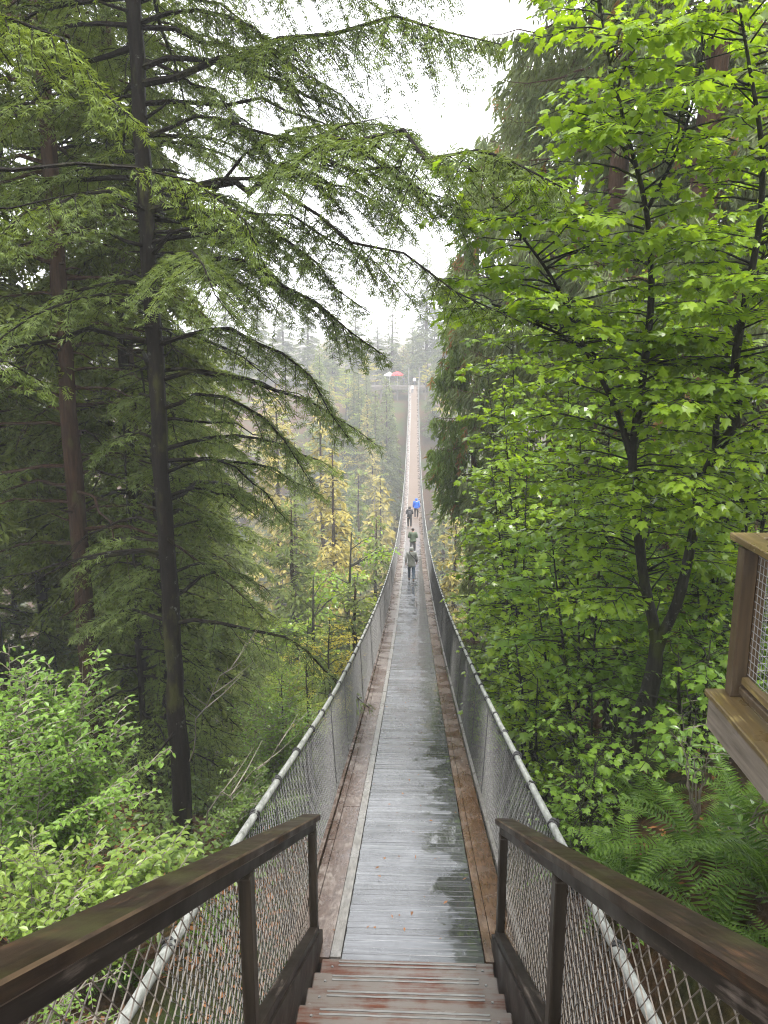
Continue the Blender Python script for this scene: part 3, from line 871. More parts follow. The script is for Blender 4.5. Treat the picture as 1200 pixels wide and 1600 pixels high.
def bough(gb, gc, path, r0, kind='hemlock', sec_sp=0.13, sec_len=0.30, sec_max=1.4, s0=0.15, ang=58, droop=0.3, hang=0.1,
          tw_sp=0.03, tw_len=0.16, tw_w=0.058, keep=1.0, tmpl='feather', flag=0.0, K=9, sec_tubes=True, nj=0.35, tint0=None, tip_r=0.12, sides=5):
    pts = resample(path, K)
    _L = np.linalg.norm(pts[-1] - pts[0])
    jit = RNG.normal(0, 0.011, pts.shape) * _L; jit[0] = 0; jit[-1] *= 0.5
    pts = pts + jit
    rad = r0 * (1 - (1 - tip_r) * np.linspace(0, 1, K) ** 0.9)
    gb.tubes(pts[None], rad[None], sides)
    L = np.linalg.norm(np.diff(pts, axis=0), axis=1).sum()
    n2 = max(2, int(L * (1 - s0) / sec_sp))
    s2 = s0 + (1 - s0) * (np.arange(n2) + RNG.random(n2) * 0.9) / n2
    f = s2 * (K - 1)
    i0 = np.clip(f.astype(int), 0, K - 2); fr = (f - i0)[:, None]
    p0 = pts[i0] * (1 - fr) + pts[i0 + 1] * fr
    T = norm(pts[i0 + 1] - pts[i0])
    side = np.where(np.arange(n2) % 2 == 0, 1.0, -1.0)
    S = norm(np.cross(T, UPV) + 1e-6) * side[:, None]
    grow = np.minimum(1, (s2 - s0) / 0.18 + 0.4)
    l2 = np.minimum(sec_max, sec_len * L * grow * np.maximum(0.0, 1.0 - s2) ** 0.65) * RNG.uniform(0.65, 1.2, n2) + 0.07
    if kind == 'cedar':
        l2 = RNG.uniform(0.45, 1.0, n2) * sec_max * (0.35 + 0.65 * np.minimum(1, (1 - s2) * 2.5))
        d2 = T * 0.35 + S * RNG.uniform(0.1, 0.5, n2)[:, None] - UPV * RNG.uniform(0.5, 1.0, n2)[:, None]
    else:
        a = np.radians(ang + RNG.normal(0, 9, n2))[:, None]
        d2 = T * np.cos(a) + S * np.sin(a) - UPV * (hang + RNG.normal(0, 0.08, n2))[:, None]
    d2 = norm(d2)
    K2 = 3
    tt = np.linspace(0, 1, K2)
    C = p0[:, None, :] + d2[:, None, :] * (l2[:, None] * tt[None])[..., None]
    C[..., 2] -= (droop * l2)[:, None] * tt[None] ** 2
    if sec_tubes:
        r2 = np.minimum(0.012, 0.004 + 0.006 * l2)[:, None] * (1 - 0.75 * tt)[None]
        gb.tubes(C, r2, 3)
    if gc is None: return
    m = np.maximum(2, (l2 / tw_sp).astype(int))
    si = np.repeat(np.arange(n2), m)
    within = np.arange(len(si)) - np.repeat(np.cumsum(m) - m, m)
    t = (within + RNG.random(len(si)) * 0.8 + 0.3) / m[si]
    t = np.clip(t, 0.05, 1.0)
    base = p0[si] + d2[si] * (l2[si] * t)[:, None]
    base[:, 2] -= droop * l2[si] * t ** 2
    tan = d2[si].copy(); tan[:, 2] -= 2 * droop * t
    tan = norm(tan)
    sd3 = np.where(within % 2 == 0, 1.0, -1.0)
    N = len(si)
    up = UPV + RNG.normal(0, nj, (N, 3))
    if kind == 'cedar':
        up = RNG.normal(0, 1, (N, 3)); up[:, 2] *= 0.3
    perp = norm(np.cross(tan, up) + 1e-6) * sd3[:, None]
    a3 = np.radians(52 + RNG.normal(0, 14, N))[:, None]
    if kind == 'cedar': a3 = np.radians(28 + RNG.normal(0, 12, N))[:, None]
    if kind == 'maple': a3 = np.radians(62 + RNG.normal(0, 22, N))[:, None]
    d3 = tan * np.cos(a3) + perp * np.sin(a3) + RNG.normal(0, 0.10, (N, 3))
    d3[:, 2] -= 0.12
    l3 = tw_len * (RNG.uniform(0.6, 1.25, N) if kind != 'maple' else RNG.uniform(0.45, 1.4, N)) * (1.12 - 0.4 * t)
    w3 = tw_w * RNG.uniform(0.8, 1.2, N)
    kp = np.ones(N, bool)
    if keep < 1.0:
        # whole stretches of twig are bare
        kp = (RNG.random(n2)[si] < keep) | (RNG.random(N) < keep * 0.35)
    mat = np.zeros(N, int)
    if flag:
        mat = (RNG.random(n2) < flag)[si].astype(int)
    tint = np.clip(RNG.random(N) * 0.6 + RNG.random(n2)[si] * 0.4, 0, 1) if tint0 is None else np.clip(tint0 + RNG.normal(0, 0.2, N), 0, 1)
    if kind == 'maple':
        pet = RNG.uniform(0.02, 0.07, N)[:, None]
        base = base + norm(d3) * pet
        d3 = d3 - UPV * RNG.uniform(0.0, 0.45, N)[:, None]
        w3 = l3 * RNG.uniform(0.62, 0.82, N)
    TM = {'feather': (FEATHER_V, FEATHER_Q, None), 'sprig': (SPRIG_V, SPRIG_Q, None), 'diam': (DIAM_V, DIAM_Q, None), 'oval': (OVAL_V, OVAL_Q, None),
          'maple': (MAPLE_V, None, MAPLE_T), 'maple2': (MAPLE2_V, None, MAPLE2_T)}[tmpl]
    gc.elements(base[kp], d3[kp], up[kp], l3[kp], w3[kp], TM[0], TM[1], TM[2], tint[kp], mat[kp])

def trunk_tube(g, path, radii, sides=12, n=16, rough=0.04):
    pts = resample(path, n)
    rr = np.interp(np.linspace(0, 1, n), np.linspace(0, 1, len(radii)), radii) * (1 + RNG.normal(0, rough, n))
    pts = pts + RNG.normal(0, 0.012, pts.shape) * np.array([1, 1, 0])
    k0 = len(g.V)
    g.tubes(pts[None], rr[None], sides, cap=True)
    V = g.V[k0].reshape(n, sides, 3)
    ridge = RNG.normal(0, 0.05, (1, sides)) + RNG.normal(0, 0.035, (n, sides))
    g.V[k0] = (pts[:, None, :] + (V - pts[:, None, :]) * (1 + ridge)[..., None]).reshape(-1, 3)
    return pts, rr

def conifer_meshes(name, H, r0, crown_from, Lmax, mats, style='hemlock', n_br=60, heroes=(), dead=0.0, detail=1.0, shape='hemlock', lean=(0, 0), flag=0.0,
                   elem='feather', bark='bark_dark', az_bias=None, sec_sp=0.13, tw=(0.055, 0.10, 0.026), sec_len=0.30, keep=0.95, ltop=0.25, droopb=0.35, top=1.0, avoid=None, stubs=0):
    """meshes with the base of the trunk at the origin; returns trunk, branches, crown"""
    gt, gb, gc = Geo(), Geo(), Geo()
    zz = np.linspace(0, H, 9)
    path = np.stack([lean[0] * zz / H + RNG.normal(0, 0.02, 9), lean[1] * zz / H + RNG.normal(0, 0.02, 9), zz], -1)
    path[0, 2] = -0.5
    pts, rr = trunk_tube(gt, path, [r0 * 1.35, r0 * 1.02, r0 * 0.9, r0 * 0.75, r0 * 0.55, r0 * 0.3, 0.02], 14 if heroes else 10, 60 if heroes else 24)
    for i in range(stubs):
        z = RNG.uniform(1.0, H * 0.6); a = RNG.random() * 6.28; Ls = RNG.uniform(0.12, 0.7)
        o = np.array([np.interp(z, path[:, 2], path[:, 0]), np.interp(z, path[:, 2], path[:, 1]), z])
        dd = np.array([math.cos(a), math.sin(a), RNG.uniform(-0.3, 0.5)])
        gt.tubes(np.array([o, o + dd * Ls * 0.6, o + dd * Ls + RNG.normal(0, 0.05, 3)])[None], np.array([[0.028, 0.018, 0.008]]), 5, cap=True)
    for i in range(n_br):
        q = (i + RNG.random()) / n_br
        z = crown_from + (H * top - crown_from) * q
        a = RNG.random() * 2 * math.pi if az_bias is None else RNG.normal(*az_bias)
        frac = z / H
        if avoid is not None and abs((a - avoid + math.pi) % (2 * math.pi) - math.pi) < 0.95 and RNG.random() < 0.9: a += math.pi * RNG.uniform(0.6, 1.4)
        if shape == 'cone': Lb = Lmax * (1 - frac) ** 0.8 * RNG.uniform(0.7, 1.1) + 0.3
        else: Lb = Lmax * min(1.0, (1 - frac) * 2.2 + ltop) * RNG.uniform(0.6, 1.1)
        o = np.array([np.interp(z, path[:, 2], path[:, 0]), np.interp(z, path[:, 2], path[:, 1]), z])
        dr = np.array([math.cos(a), math.sin(a), 0])
        s = np.linspace(0, 1, 6)[:, None]
        e0 = RNG.uniform(0.05, 0.35)
        if style == 'cedar':
            zc_ = Lb * (-0.30 * s + 0.28 * s ** 2.4)
        else:
            zc_ = Lb * (e0 * s - (e0 + droopb * RNG.uniform(0.5, 1.2)) * s ** 2)
        pb_ = o + dr * Lb * s + UPV * zc_ + np.cumsum(RNG.normal(0, 0.03, (6, 3)), axis=0) * Lb * 0.15
        isdead = RNG.random() < dead * (1.4 - frac * 1.6 if frac < 0.8 else 0)
        rb = (0.012 + 0.009 * Lb)
        bough(gb, None if isdead else gc, pb_, rb, style, sec_sp=sec_sp / detail * (1.8 if isdead else 1), sec_len=sec_len, sec_max=1.3 if style != 'cedar' else 1.1,
              tw_sp=tw[0], tw_len=tw[1], tw_w=tw[2], tmpl=elem, flag=flag, keep=keep, sec_tubes=(detail > 0.6))
    for h in heroes:
        h = dict(h)
        bough(gb, gc, h.pop('path'), h.pop('r'), h.pop('kind', style), **h)
    return gt.mesh(name + '_trunk', M[bark], smooth=True), gb.mesh(name + '_branches', M[bark]), gc.mesh(name + '_crown', mats)

def place_tree(name, meshes, loc, rz, label, cat, group=None, scale=1.0):
    e = empty(name, loc, rz)
    e.scale = (scale, scale, scale) if isinstance(scale, (int, float)) else scale
    tag(e, label, cat, group)
    for nm, me in zip(('trunk', 'branches', 'crown'), meshes):
        if me is None: continue
        o = link(nm, me, e)
        if nm == 'crown' or nm == 'branches': o['kind'] = 'stuff'
    return e

def ground_pt(px, py, d):
    p = P(px, py, d)
    return np.array([p[0], p[1], float(terrain(p[0], p[1]))])

# ------------------------------------------------------------------ left-hand hemlocks
def rel(base, lst):
    return [P(*q) - base for q in lst]

b1 = ground_pt(290, 1350, 11.0)
H1B = [
    dict(path=rel(b1, [(218, 132, 11), (320, 105, 10.4), (430, 72, 9.8), (560, 40, 9.2), (680, 40, 8.8), (775, 70, 8.5)]), r=0.055, sec_sp=0.042, sec_len=0.24, sec_max=1.25, s0=0.3, droop=0.8, hang=0.35, tw_sp=0.0216, tw_len=0.131, tw_w=0.052),
    dict(path=rel(b1, [(230, 330, 11), (330, 305, 10.2), (420, 278, 9.4), (520, 238, 8.6), (620, 224, 7.8), (720, 236, 7.0), (800, 262, 6.6), (872, 300, 6.3)]), r=0.055, sec_sp=0.060, sec_len=0.24, sec_max=1.05, s0=0.36, droop=0.55, hang=0.25, tw_sp=0.0208, tw_len=0.132, tw_w=0.050, K=14),
    dict(path=rel(b1, [(500, 245, 8.7), (590, 262, 8.2), (680, 300, 7.7), (740, 345, 7.4)]), r=0.022, sec_sp=0.055, sec_len=0.34, sec_max=0.8, s0=0.15, droop=0.5, hang=0.25, tw_sp=0.0224, tw_len=0.123, tw_w=0.047),
    dict(path=rel(b1, [(430, 275, 9.3), (520, 285, 9.0), (600, 330, 8.7), (650, 370, 8.5)]), r=0.022, sec_sp=0.06, sec_len=0.34, sec_max=0.8, s0=0.15, droop=0.5, hang=0.25, tw_sp=0.0224, tw_len=0.123, tw_w=0.047),
    dict(path=rel(b1, [(330, 305, 10.2), (400, 235, 9.6), (480, 200, 9.2), (570, 190, 8.8), (650, 205, 8.5)]), r=0.025, sec_sp=0.06, sec_len=0.26, sec_max=0.7, s0=0.3, droop=0.4, hang=0.15, tw_sp=0.0224, tw_len=0.123, tw_w=0.047),
    dict(path=rel(b1, [(232, 300, 11), (330, 270, 10), (450, 320, 9), (560, 362, 8.2), (660, 420, 7.4), (740, 465, 6.8), (815, 512, 6.3)]), r=0.035, sec_sp=0.10, sec_len=0.14, sec_max=0.6, s0=0.35, droop=0.6, hang=0.35, tw_sp=0.0232, tw_len=0.115, tw_w=0.047),
    dict(path=rel(b1, [(225, 215, 11), (330, 190, 10.2), (440, 210, 9.4), (540, 200, 8.8), (610, 180, 8.5)]), r=0.035, sec_sp=0.06, sec_len=0.25, sec_max=0.9, s0=0.3, droop=0.6, hang=0.25, tw_sp=0.0232, tw_len=0.123, tw_w=0.047),
    dict(path=rel(b1, [(238, 430, 11), (330, 405, 10.2), (420, 420, 9.6), (510, 480, 9.2), (602, 560, 8.9)]), r=0.045, sec_sp=0.07, sec_len=0.3, sec_max=1.1, s0=0.25, droop=0.5, hang=0.2, tw_sp=0.0208, tw_len=0.131, tw_w=0.052),
    dict(path=rel(b1, [(236, 380, 11), (330, 360, 10.4), (430, 370, 9.8), (520, 430, 9.4), (580, 490, 9.2)]), r=0.04, sec_sp=0.09, sec_len=0.28, sec_max=1.0, s0=0.25, droop=0.5, hang=0.2, tw_sp=0.0216, tw_len=0.131, tw_w=0.052),
    dict(path=rel(b1, [(244, 540, 11), (330, 515, 10.6), (420, 545, 10.1), (500, 610, 9.8), (540, 690, 9.6)]), r=0.04, sec_sp=0.08, sec_len=0.3, sec_max=1.1, s0=0.2, droop=0.5, hang=0.2, tw_sp=0.0216, tw_len=0.131, tw_w=0.052),
    dict(path=rel(b1, [(250, 640, 11), (320, 615, 10.8), (390, 640, 10.5), (450, 690, 10.3), (490, 760, 10.2)]), r=0.035, sec_sp=0.08, sec_len=0.32, sec_max=1.0, s0=0.2, droop=0.5, hang=0.2, tw_sp=0.0216, tw_len=0.131, tw_w=0.052),
    dict(path=rel(b1, [(256, 740, 11), (330, 715, 11), (400, 755, 10.9), (455, 820, 10.8)]), r=0.03, sec_sp=0.09, sec_len=0.34, sec_max=0.9, s0=0.2, droop=0.5, hang=0.2, tw_sp=0.0232, tw_len=0.131, tw_w=0.052),
    dict(path=rel(b1, [(205, -20, 11), (320, -75, 10.4), (450, -100, 9.8), (590, -70, 9.3), (720, -10, 9.0)]), r=0.05, sec_sp=0.045, sec_len=0.24, sec_max=1.25, s0=0.2, droop=0.8, hang=0.4, tw_sp=0.0240, tw_len=0.132, tw_w=0.050),
    dict(path=rel(b1, [(208, 40, 11), (300, 20, 10.7), (400, 50, 10.4), (500, 130, 10.2), (570, 190, 10.1)]), r=0.035, sec_sp=0.06, sec_len=0.26, sec_max=1.0, s0=0.2, droop=0.6, hang=0.3, tw_sp=0.0240, tw_len=0.132, tw_w=0.050),
    dict(path=rel(b1, [(212, 90, 11), (300, 130, 10.7), (380, 190, 10.4), (430, 260, 10.2)]), r=0.03, sec_sp=0.06, sec_len=0.26, sec_max=0.9, s0=0.2, droop=0.6, hang=0.3, tw_sp=0.0240, tw_len=0.132, tw_w=0.050),
    dict(path=rel(b1, [(236, 400, 11), (340, 330, 10), (450, 340, 9.4), (560, 400, 9), (640, 470, 8.8)]), r=0.035, sec_sp=0.075, sec_len=0.22, sec_max=0.8, s0=0.3, droop=0.6, hang=0.3, tw_sp=0.0240, tw_len=0.123, tw_w=0.045),
    # towards the left
    dict(path=rel(b1, [(232, 330, 11), (140, 300, 10), (60, 330, 9.3), (-30, 390, 9)]), r=0.04, sec_sp=0.09, sec_len=0.3, sec_max=1.0, s0=0.2, droop=0.5, hang=0.2),
    dict(path=rel(b1, [(238, 420, 11), (300, 395, 9.5), (330, 420, 8.6), (365, 500, 8.0)]), r=0.035, sec_sp=0.07, sec_len=0.35, sec_max=0.8, s0=0.25, droop=0.5, hang=0.25, tw_sp=0.0208, tw_len=0.123, tw_w=0.052),
]
me1 = conifer_meshes('near_hemlock', 25, 0.126, 3.6, 3.3, M['hemlock'], n_br=74, top=0.66, elem='sprig', avoid=-1.28, stubs=34, heroes=H1B, dead=0.4, bark='bark_dark', sec_sp=0.10, tw=(0.03, 0.17, 0.06), az_bias=None, keep=0.9)
place_tree('hemlock_tree', me1, b1, 0, 'tall dark-trunked hemlock left of the bridge, its boughs sweeping over toward it', 'tree')

b2 = ground_pt(150, 1150, 13.5)
b2 = np.array([P(128, 900, 13.5)[0], 13.5, float(terrain(P(128, 900, 13.5)[0], 13.5))])
me2 = conifer_meshes('brown_hemlock', 24, 0.165, 4.5, 3.4, M['hemlock'], n_br=74, top=0.7, avoid=-1.15, stubs=34, elem='sprig', dead=0.45, bark='bark_brown', sec_sp=0.11, keep=0.9, tw=(0.034, 0.18, 0.062))
place_tree('hemlock_tree', me2, b2, 0, 'brown-trunked hemlock at far left, second trunk from the frame edge, with bare lower twigs', 'tree')

mh = conifer_meshes('high_hemlock', 30, 0.16, 12.5, 3.6, M['hemlock'], n_br=64, dead=0.1, bark='bark_dark', elem='sprig', sec_sp=0.11, tw=(0.04, 0.2, 0.06), top=0.8)
place_tree('hemlock_tree', mh, (-5.3, 15.6, float(terrain(-5.3, 15.6)) - 0.1), 1.0, 'high-crowned hemlock close behind the nearest dark trunk, filling the top left', 'tree')

# hemlock just outside the frame whose boughs hang into the top left corner
b0 = np.array([-5.4, 6.2, float(terrain(-5.4, 6.2))])
H0B = [
    dict(path=rel(b0, [(-330, 30, 6.2), (-180, -30, 6.0), (-20, 10, 5.9), (110, 85, 5.8), (215, 195, 5.7)]), r=0.035, sec_sp=0.05, sec_len=0.28, sec_max=0.8, s0=0.3, droop=0.45, hang=0.2, tw_sp=0.022, tw_len=0.105, tw_w=0.045, tint0=0.75),
    dict(path=rel(b0, [(-330, -30, 6.2), (-150, -130, 6.0), (40, -120, 5.9), (160, -40, 5.8)]), r=0.035, sec_sp=0.06, sec_len=0.26, sec_max=0.7, s0=0.3, droop=0.45, hang=0.2, tw_sp=0.022, tw_len=0.105, tw_w=0.045, tint0=0.65),
    dict(path=rel(b0, [(-330, 260, 6.2), (-120, 262, 6.8), (20, 262, 7.2), (150, 257, 7.3), (290, 280, 7.4), (380, 330, 7.4), (420, 420, 7.4)]), r=0.032, sec_sp=0.07, sec_len=0.15, sec_max=0.75, s0=0.62, droop=0.7, hang=0.35, tw_sp=0.024, tw_len=0.123, tw_w=0.052, tint0=0.55),
    dict(path=rel(b0, [(-330, 420, 6.2), (-120, 330, 6.8), (60, 318, 7.2), (200, 285, 7.4)]), r=0.022, sec_sp=0.12, sec_len=0.14, sec_max=0.5, s0=0.5, droop=0.5, hang=0.3, keep=0.4),
    dict(path=rel(b0, [(-330, 560, 6.2), (-100, 560, 6.6), (30, 570, 6.8), (110, 610, 6.9)]), r=0.025, sec_sp=0.08, sec_len=0.2, sec_max=0.6, s0=0.45, droop=0.5, hang=0.25, tw_sp=0.026, tw_len=0.123, tw_w=0.052, tint0=0.6),
]
me0 = conifer_meshes('corner_hemlock', 20, 0.17, 11, 1.6, M['hemlock_lt'], n_br=14, heroes=H0B, dead=0.2, bark='bark_dark', keep=0.8)
place_tree('hemlock_tree', me0, b0, 0, 'pale green hemlock boughs hanging into the top left corner', 'tree')

# hemlocks further back on the left; four kinds of meshes shared between them
bg = []
for v in range(3):
    bg.append(conifer_meshes('rear_hemlock_%d' % v, [24, 28, 20][v], [0.17, 0.22, 0.15][v], [3.0, 5.0, 1.5][v], [3.4, 3.8, 3.2][v], M['hemlock_far'], n_br=[84, 90, 76][v], dead=[0.3, 0.4, 0.05][v], bark=['bark_brown', 'bark_dark', 'bark_dark'][v],
                             elem='diam', sec_sp=0.085, tw=(0.033, 0.25, 0.08), detail=0.95, top=0.85))
spots = [(-6.2, 16.5, 2, 0.95, 'bushy hemlock behind the nearest dark trunk, low green boughs reaching toward the mesh'),
         (-7.4, 20.0, 0, 1.0, 'slim hemlock between the two front-left trunks, set further back'),
         (-9.2, 15.5, 1, 1.0, 'dark-barked hemlock behind the brown trunk near the left edge'),
         (-5.2, 13.6, 3, 0.9, 'young low hemlock under the boughs right of the nearest dark trunk'),
         (-5.9, 18.2, 3, 1.1, 'young hemlock with drooping leader beside the left mesh, down the slope'),
         (-6.6, 23.0, 3, 1.4, 'young hemlock further down the left slope near the bridge'),
         (-11.5, 19.5, 0, 1.1, None), (-9.2, 24.5, 1, 1.05, None), (-8.6, 28.5, 2, 1.2, 'bushy hemlock at the right edge of the left-hand forest'),
         (-12.8, 25, 2, 1.2, None), (-15, 18, 1, 1.1, None), (-17, 27, 0, 1.2, None), (-12.5, 31, 1, 1.1, None), (-11.0, 36, 2, 1.3, None), (-16, 36, 1, 1.2, None), (-21, 34, 2, 1.3, None), (-13.5, 43, 0, 1.3, None), (-22, 44, 1, 1.3, None), (-13, 13.5, 2, 1.0, None), (-14.6, 22.5, 3, 1.5, 'young bushy hemlock low at the left frame edge behind the trunks'), (-16.5, 30, 3, 2.0, 'young hemlock far back at the left frame edge'), (-19, 22, 2, 1.1, None)]
bg.append(conifer_meshes('young_hemlock', 7.5, 0.07, 0.6, 2.3, M['hemlock_lt'], n_br=54, dead=0.0, shape='cone', elem='sprig', sec_sp=0.10, tw=(0.034, 0.17, 0.05), sec_len=0.4))
for i, (x, y_, v, s, lab) in enumerate(spots):
    place_tree('hemlock_tree', bg[v], (x, y_, float(terrain(x, y_)) - 0.1), RNG.random() * 6.28, lab or ['slim brown-barked', 'tall dark-barked', 'low-boughed bushy'][v] + ' hemlock ' + ('deep' if y_ > 24 else 'a little way back') + ' in the left-hand forest', 'tree', 'hemlocks of the left-hand forest', s * RNG.uniform(0.95, 1.05))

for (x, y_, v, s, lab) in ((-5.0, -8.0, 0, 1.0, 'behind the stairs on the left'), (6.5, -4.0, 1, 1.0, 'right of the stairs'), (3.0, -10.0, 2, 1.1, 'behind the stairs on the right'), (9.5, 3.5, 0, 1.0, 'beyond the timber platform')):  # unseen trees, added to darken the haze and forest near the camera
    place_tree('hemlock_tree', bg[v], (x, y_, float(terrain(x, y_)) - 0.1), RNG.random() * 6.28, 'hemlock added outside the frame for shade, ' + lab, 'tree', 'hemlocks added around the stairs for shade', s)

# ------------------------------------------------------------------ cedars on the right
def cedar_meshes(name, H, r0, frm, Lmax, n, elem='diam', flag=0.08, tw=(0.05, 0.15, 0.035), sp=0.10, mat='cedar', shape='hemlock'):
    return conifer_meshes(name, H, r0, frm, Lmax, [M[mat], M['cedar_flag']], 'cedar', n_br=n, elem=elem, flag=flag, tw=tw, sec_sp=sp, bark='bark_cedar', keep=1.0, shape=shape, ltop=0.3)
c1 = cedar_meshes('cedar_by_bridge', 31, 0.17, 18.6, 1.85, 86, mat='cedar_green', flag=0.07, sp=0.055, tw=(0.032, 0.30, 0.058))
p = P(738, 800, 28)
place_tree('cedar_tree', c1, (p[0], 28, float(terrain(p[0], 28)) - 0.2), 0.4, 'drooping cedar with rusty flagged sprays overhanging the right side of the bridge', 'tree')
c2 = cedar_meshes('tall_cedar', 30, 0.3, 5.0, 3.6, 95, flag=0.035, sp=0.065, tw=(0.034, 0.30, 0.058))
for (px, d, s, rz, lab) in ((955, 17.5, 1.0, 0.3, 'tall grey-green cedar behind the fork of the maple, top of frame'),
                            (1085, 15.0, 0.95, 2.2, 'cedar with reddish trunk showing between the maple stems at right'),
                            (872, 25.0, 1.1, 4.0, 'weeping cedar whose edge meets the white sky at top centre right'),
                            (1210, 17.0, 1.0, 5.1, 'cedar at the upper right edge of the frame behind bright leaves')):
    p = P(px, 500, d)
    place_tree('cedar_tree', c2, (p[0], d, float(terrain(p[0], d)) - 0.2), rz, lab, 'tree', 'tall cedars on the right', s)
for (x, y_, s, v) in ((6.5, 24, 1.1, 1), (10.5, 23, 1.0, 2), (8.5, 31, 1.2, 1), (14, 28, 1.2, 2), (5.5, 38, 1.2, 2), (12, 40, 1.3, 1)):
    place_tree('hemlock_tree', bg[v], (x, y_, float(terrain(x, y_)) - 0.1), RNG.random() * 6.28, ('bushy' if v == 2 else 'tall dark') + ' conifer ' + ('deep' if y_ > 30 else 'not far') + ' behind the right-hand maples', 'tree', 'conifers of the right-hand forest', s)

# ------------------------------------------------------------------ maples
def maple(name, base, stems, label, mat='maple', leaf=0.15, br_sp=0.2, br_len=(0.7, 1.6), leaf_sp=0.046, s_from=0.3, bare=(), sec_sp=0.14, tmpl='maple2', group=None, face=None, keep=1.0, sec_len=0.32):
    gt, gb, gc = Geo(), Geo(), Geo()
    for j, (pth, ra, rb_) in enumerate(stems):
        pth = [np.asarray(q) - base for q in pth]
        n = max(8, len(pth) * 3)
        pts = resample(pth, n)
        rad = np.interp(np.linspace(0, 1, n), np.linspace(0, 1, len(ra)), ra) * (1 + 0 * rb_) if isinstance(ra, list) else np.linspace(ra, rb_, n)
        rad = rad * (1 + RNG.normal(0, 0.03, n))
        gt.tubes(pts[None], rad[None], 9, cap=True)
        if j in bare: continue
        L = np.linalg.norm(np.diff(pts, axis=0), axis=1).sum()
        nb = int(L / br_sp)
        for i in range(nb):
            q = s_from + (1 - s_from) * (i + RNG.random()) / nb
            f = q * (n - 1); i0 = min(int(f), n - 2)
            o = pts[i0] + (pts[i0 + 1] - pts[i0]) * (f - i0)
            a = RNG.random() * 2 * math.pi
            Lb = RNG.uniform(*br_len) * (1.15 - 0.55 * q)
            dr = np.array([math.cos(a), math.sin(a), 0])
            s = np.linspace(0, 1, 5)[:, None]
            e = RNG.uniform(0.15, 0.6)
            pb_ = o + dr * Lb * s + UPV * Lb * (e * s - e * 0.75 * s ** 2) + np.cumsum(RNG.normal(0, 0.02, (5, 3)), axis=0)
            bough(gb, gc, pb_, 0.004 + 0.007 * Lb, 'maple', sec_sp=sec_sp, sec_len=sec_len, sec_max=0.6, s0=0.25, ang=50, droop=0.15, hang=0.02,
                  tw_sp=leaf_sp, tw_len=leaf, tmpl=tmpl, K=6, nj=0.38, sides=4, keep=keep)
    me = (gt.mesh(name + '_trunk', M['bark_maple'], smooth=True), gb.mesh(name + '_branches', M['bark_maple']), gc.mesh(name + '_crown', M[mat]))
    return place_tree('maple_tree', me, base, 0, label, 'tree', group)

mb = ground_pt(958, 1285, 8.0)
def PP(*l): return [P(*q) for q in l]
foot = mb - np.array([0, 0, 0.2])
maple('forked_maple', mb, [
    ([foot] + PP((972, 1200, 8.05), (1012, 1090, 8.2), (1025, 1010, 8.2), (1005, 900, 8.3), (995, 800, 8.2), (988, 720, 8.1), (1003, 600, 8), (1018, 450, 7.8), (1010, 330, 7.6), (975, 190, 7.4), (947, 70, 7.3), (930, -60, 7.2)), [0.15, 0.125, 0.105, 0.065, 0.058, 0.052, 0.046, 0.04, 0.033, 0.026, 0.019, 0.012, 0.006], 0.006),
    (PP((988, 722, 8.1), (965, 645, 8.0), (915, 545, 7.8), (860, 430, 7.6), (805, 355, 7.4), (755, 280, 7.3)), 0.036, 0.006),
    (PP((1018, 1050, 8.2), (1032, 1000, 8.18), (1055, 950, 8.1), (1080, 850, 7.9), (1105, 735, 7.7), (1125, 695, 7.7), (1147, 670, 7.6), (1148, 570, 7.5), (1165, 470, 7.3), (1188, 340, 7.2), (1190, 230, 7.0), (1172, 110, 6.9), (1150, -20, 6.8)), [0.07, 0.06, 0.055, 0.05, 0.046, 0.042, 0.036, 0.03, 0.024, 0.016, 0.008], 0.010),
    (PP((1118, 700, 7.7), (1122, 620, 8.0), (1140, 540, 8.2), (1185, 420, 8.4), (1235, 260, 8.5)), 0.035, 0.008),
    (PP((930, 555, 7.85), (870, 520, 8.2), (820, 500, 8.5), (760, 470, 8.8)), 0.022, 0.006),
    (PP((1010, 330, 7.6), (1060, 230, 7.4), (1090, 130, 7.3), (1105, 40, 7.2)), 0.02, 0.006),
], 'forked maple with bright lime leaves and dark wet stems right of the bridge', br_sp=0.066, s_from=0.27, leaf=0.105, leaf_sp=0.040, sec_sp=0.095, tmpl='maple2')

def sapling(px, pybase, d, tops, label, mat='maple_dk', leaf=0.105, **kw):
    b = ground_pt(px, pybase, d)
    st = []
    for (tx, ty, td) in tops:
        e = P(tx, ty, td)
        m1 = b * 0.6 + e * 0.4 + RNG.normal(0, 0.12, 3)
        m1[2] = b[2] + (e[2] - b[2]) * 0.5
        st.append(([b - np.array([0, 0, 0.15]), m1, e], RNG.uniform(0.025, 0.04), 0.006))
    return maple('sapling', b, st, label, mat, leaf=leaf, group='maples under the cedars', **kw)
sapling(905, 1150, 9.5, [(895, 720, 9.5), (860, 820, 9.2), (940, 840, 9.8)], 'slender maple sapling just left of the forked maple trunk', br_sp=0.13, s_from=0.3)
sapling(800, 1000, 11.5, [(785, 600, 11.5), (765, 700, 11.2), (825, 680, 11.5), (810, 790, 11)], 'young maple nearest the bridge with layered lime leaves in front of the drooping cedar', mat='maple', br_sp=0.09, s_from=0.3, br_len=(0.5, 1.0))
sapling(860, 1140, 9.4, [(800, 960, 9.4), (840, 930, 9.6), (880, 1000, 9.2), (840, 1060, 8.8)], 'low spreading maple close to the right-hand bridge mesh', mat='maple', br_sp=0.08, s_from=0.3, br_len=(0.35, 0.8))
sapling(920, 1230, 7.7, [(885, 1130, 7.7), (925, 1080, 7.9), (955, 1150, 7.6), (905, 1200, 7.4)], 'low dark green maple at the foot of the forked maple', br_sp=0.07, s_from=0.3, leaf=0.09, br_len=(0.35, 0.8))
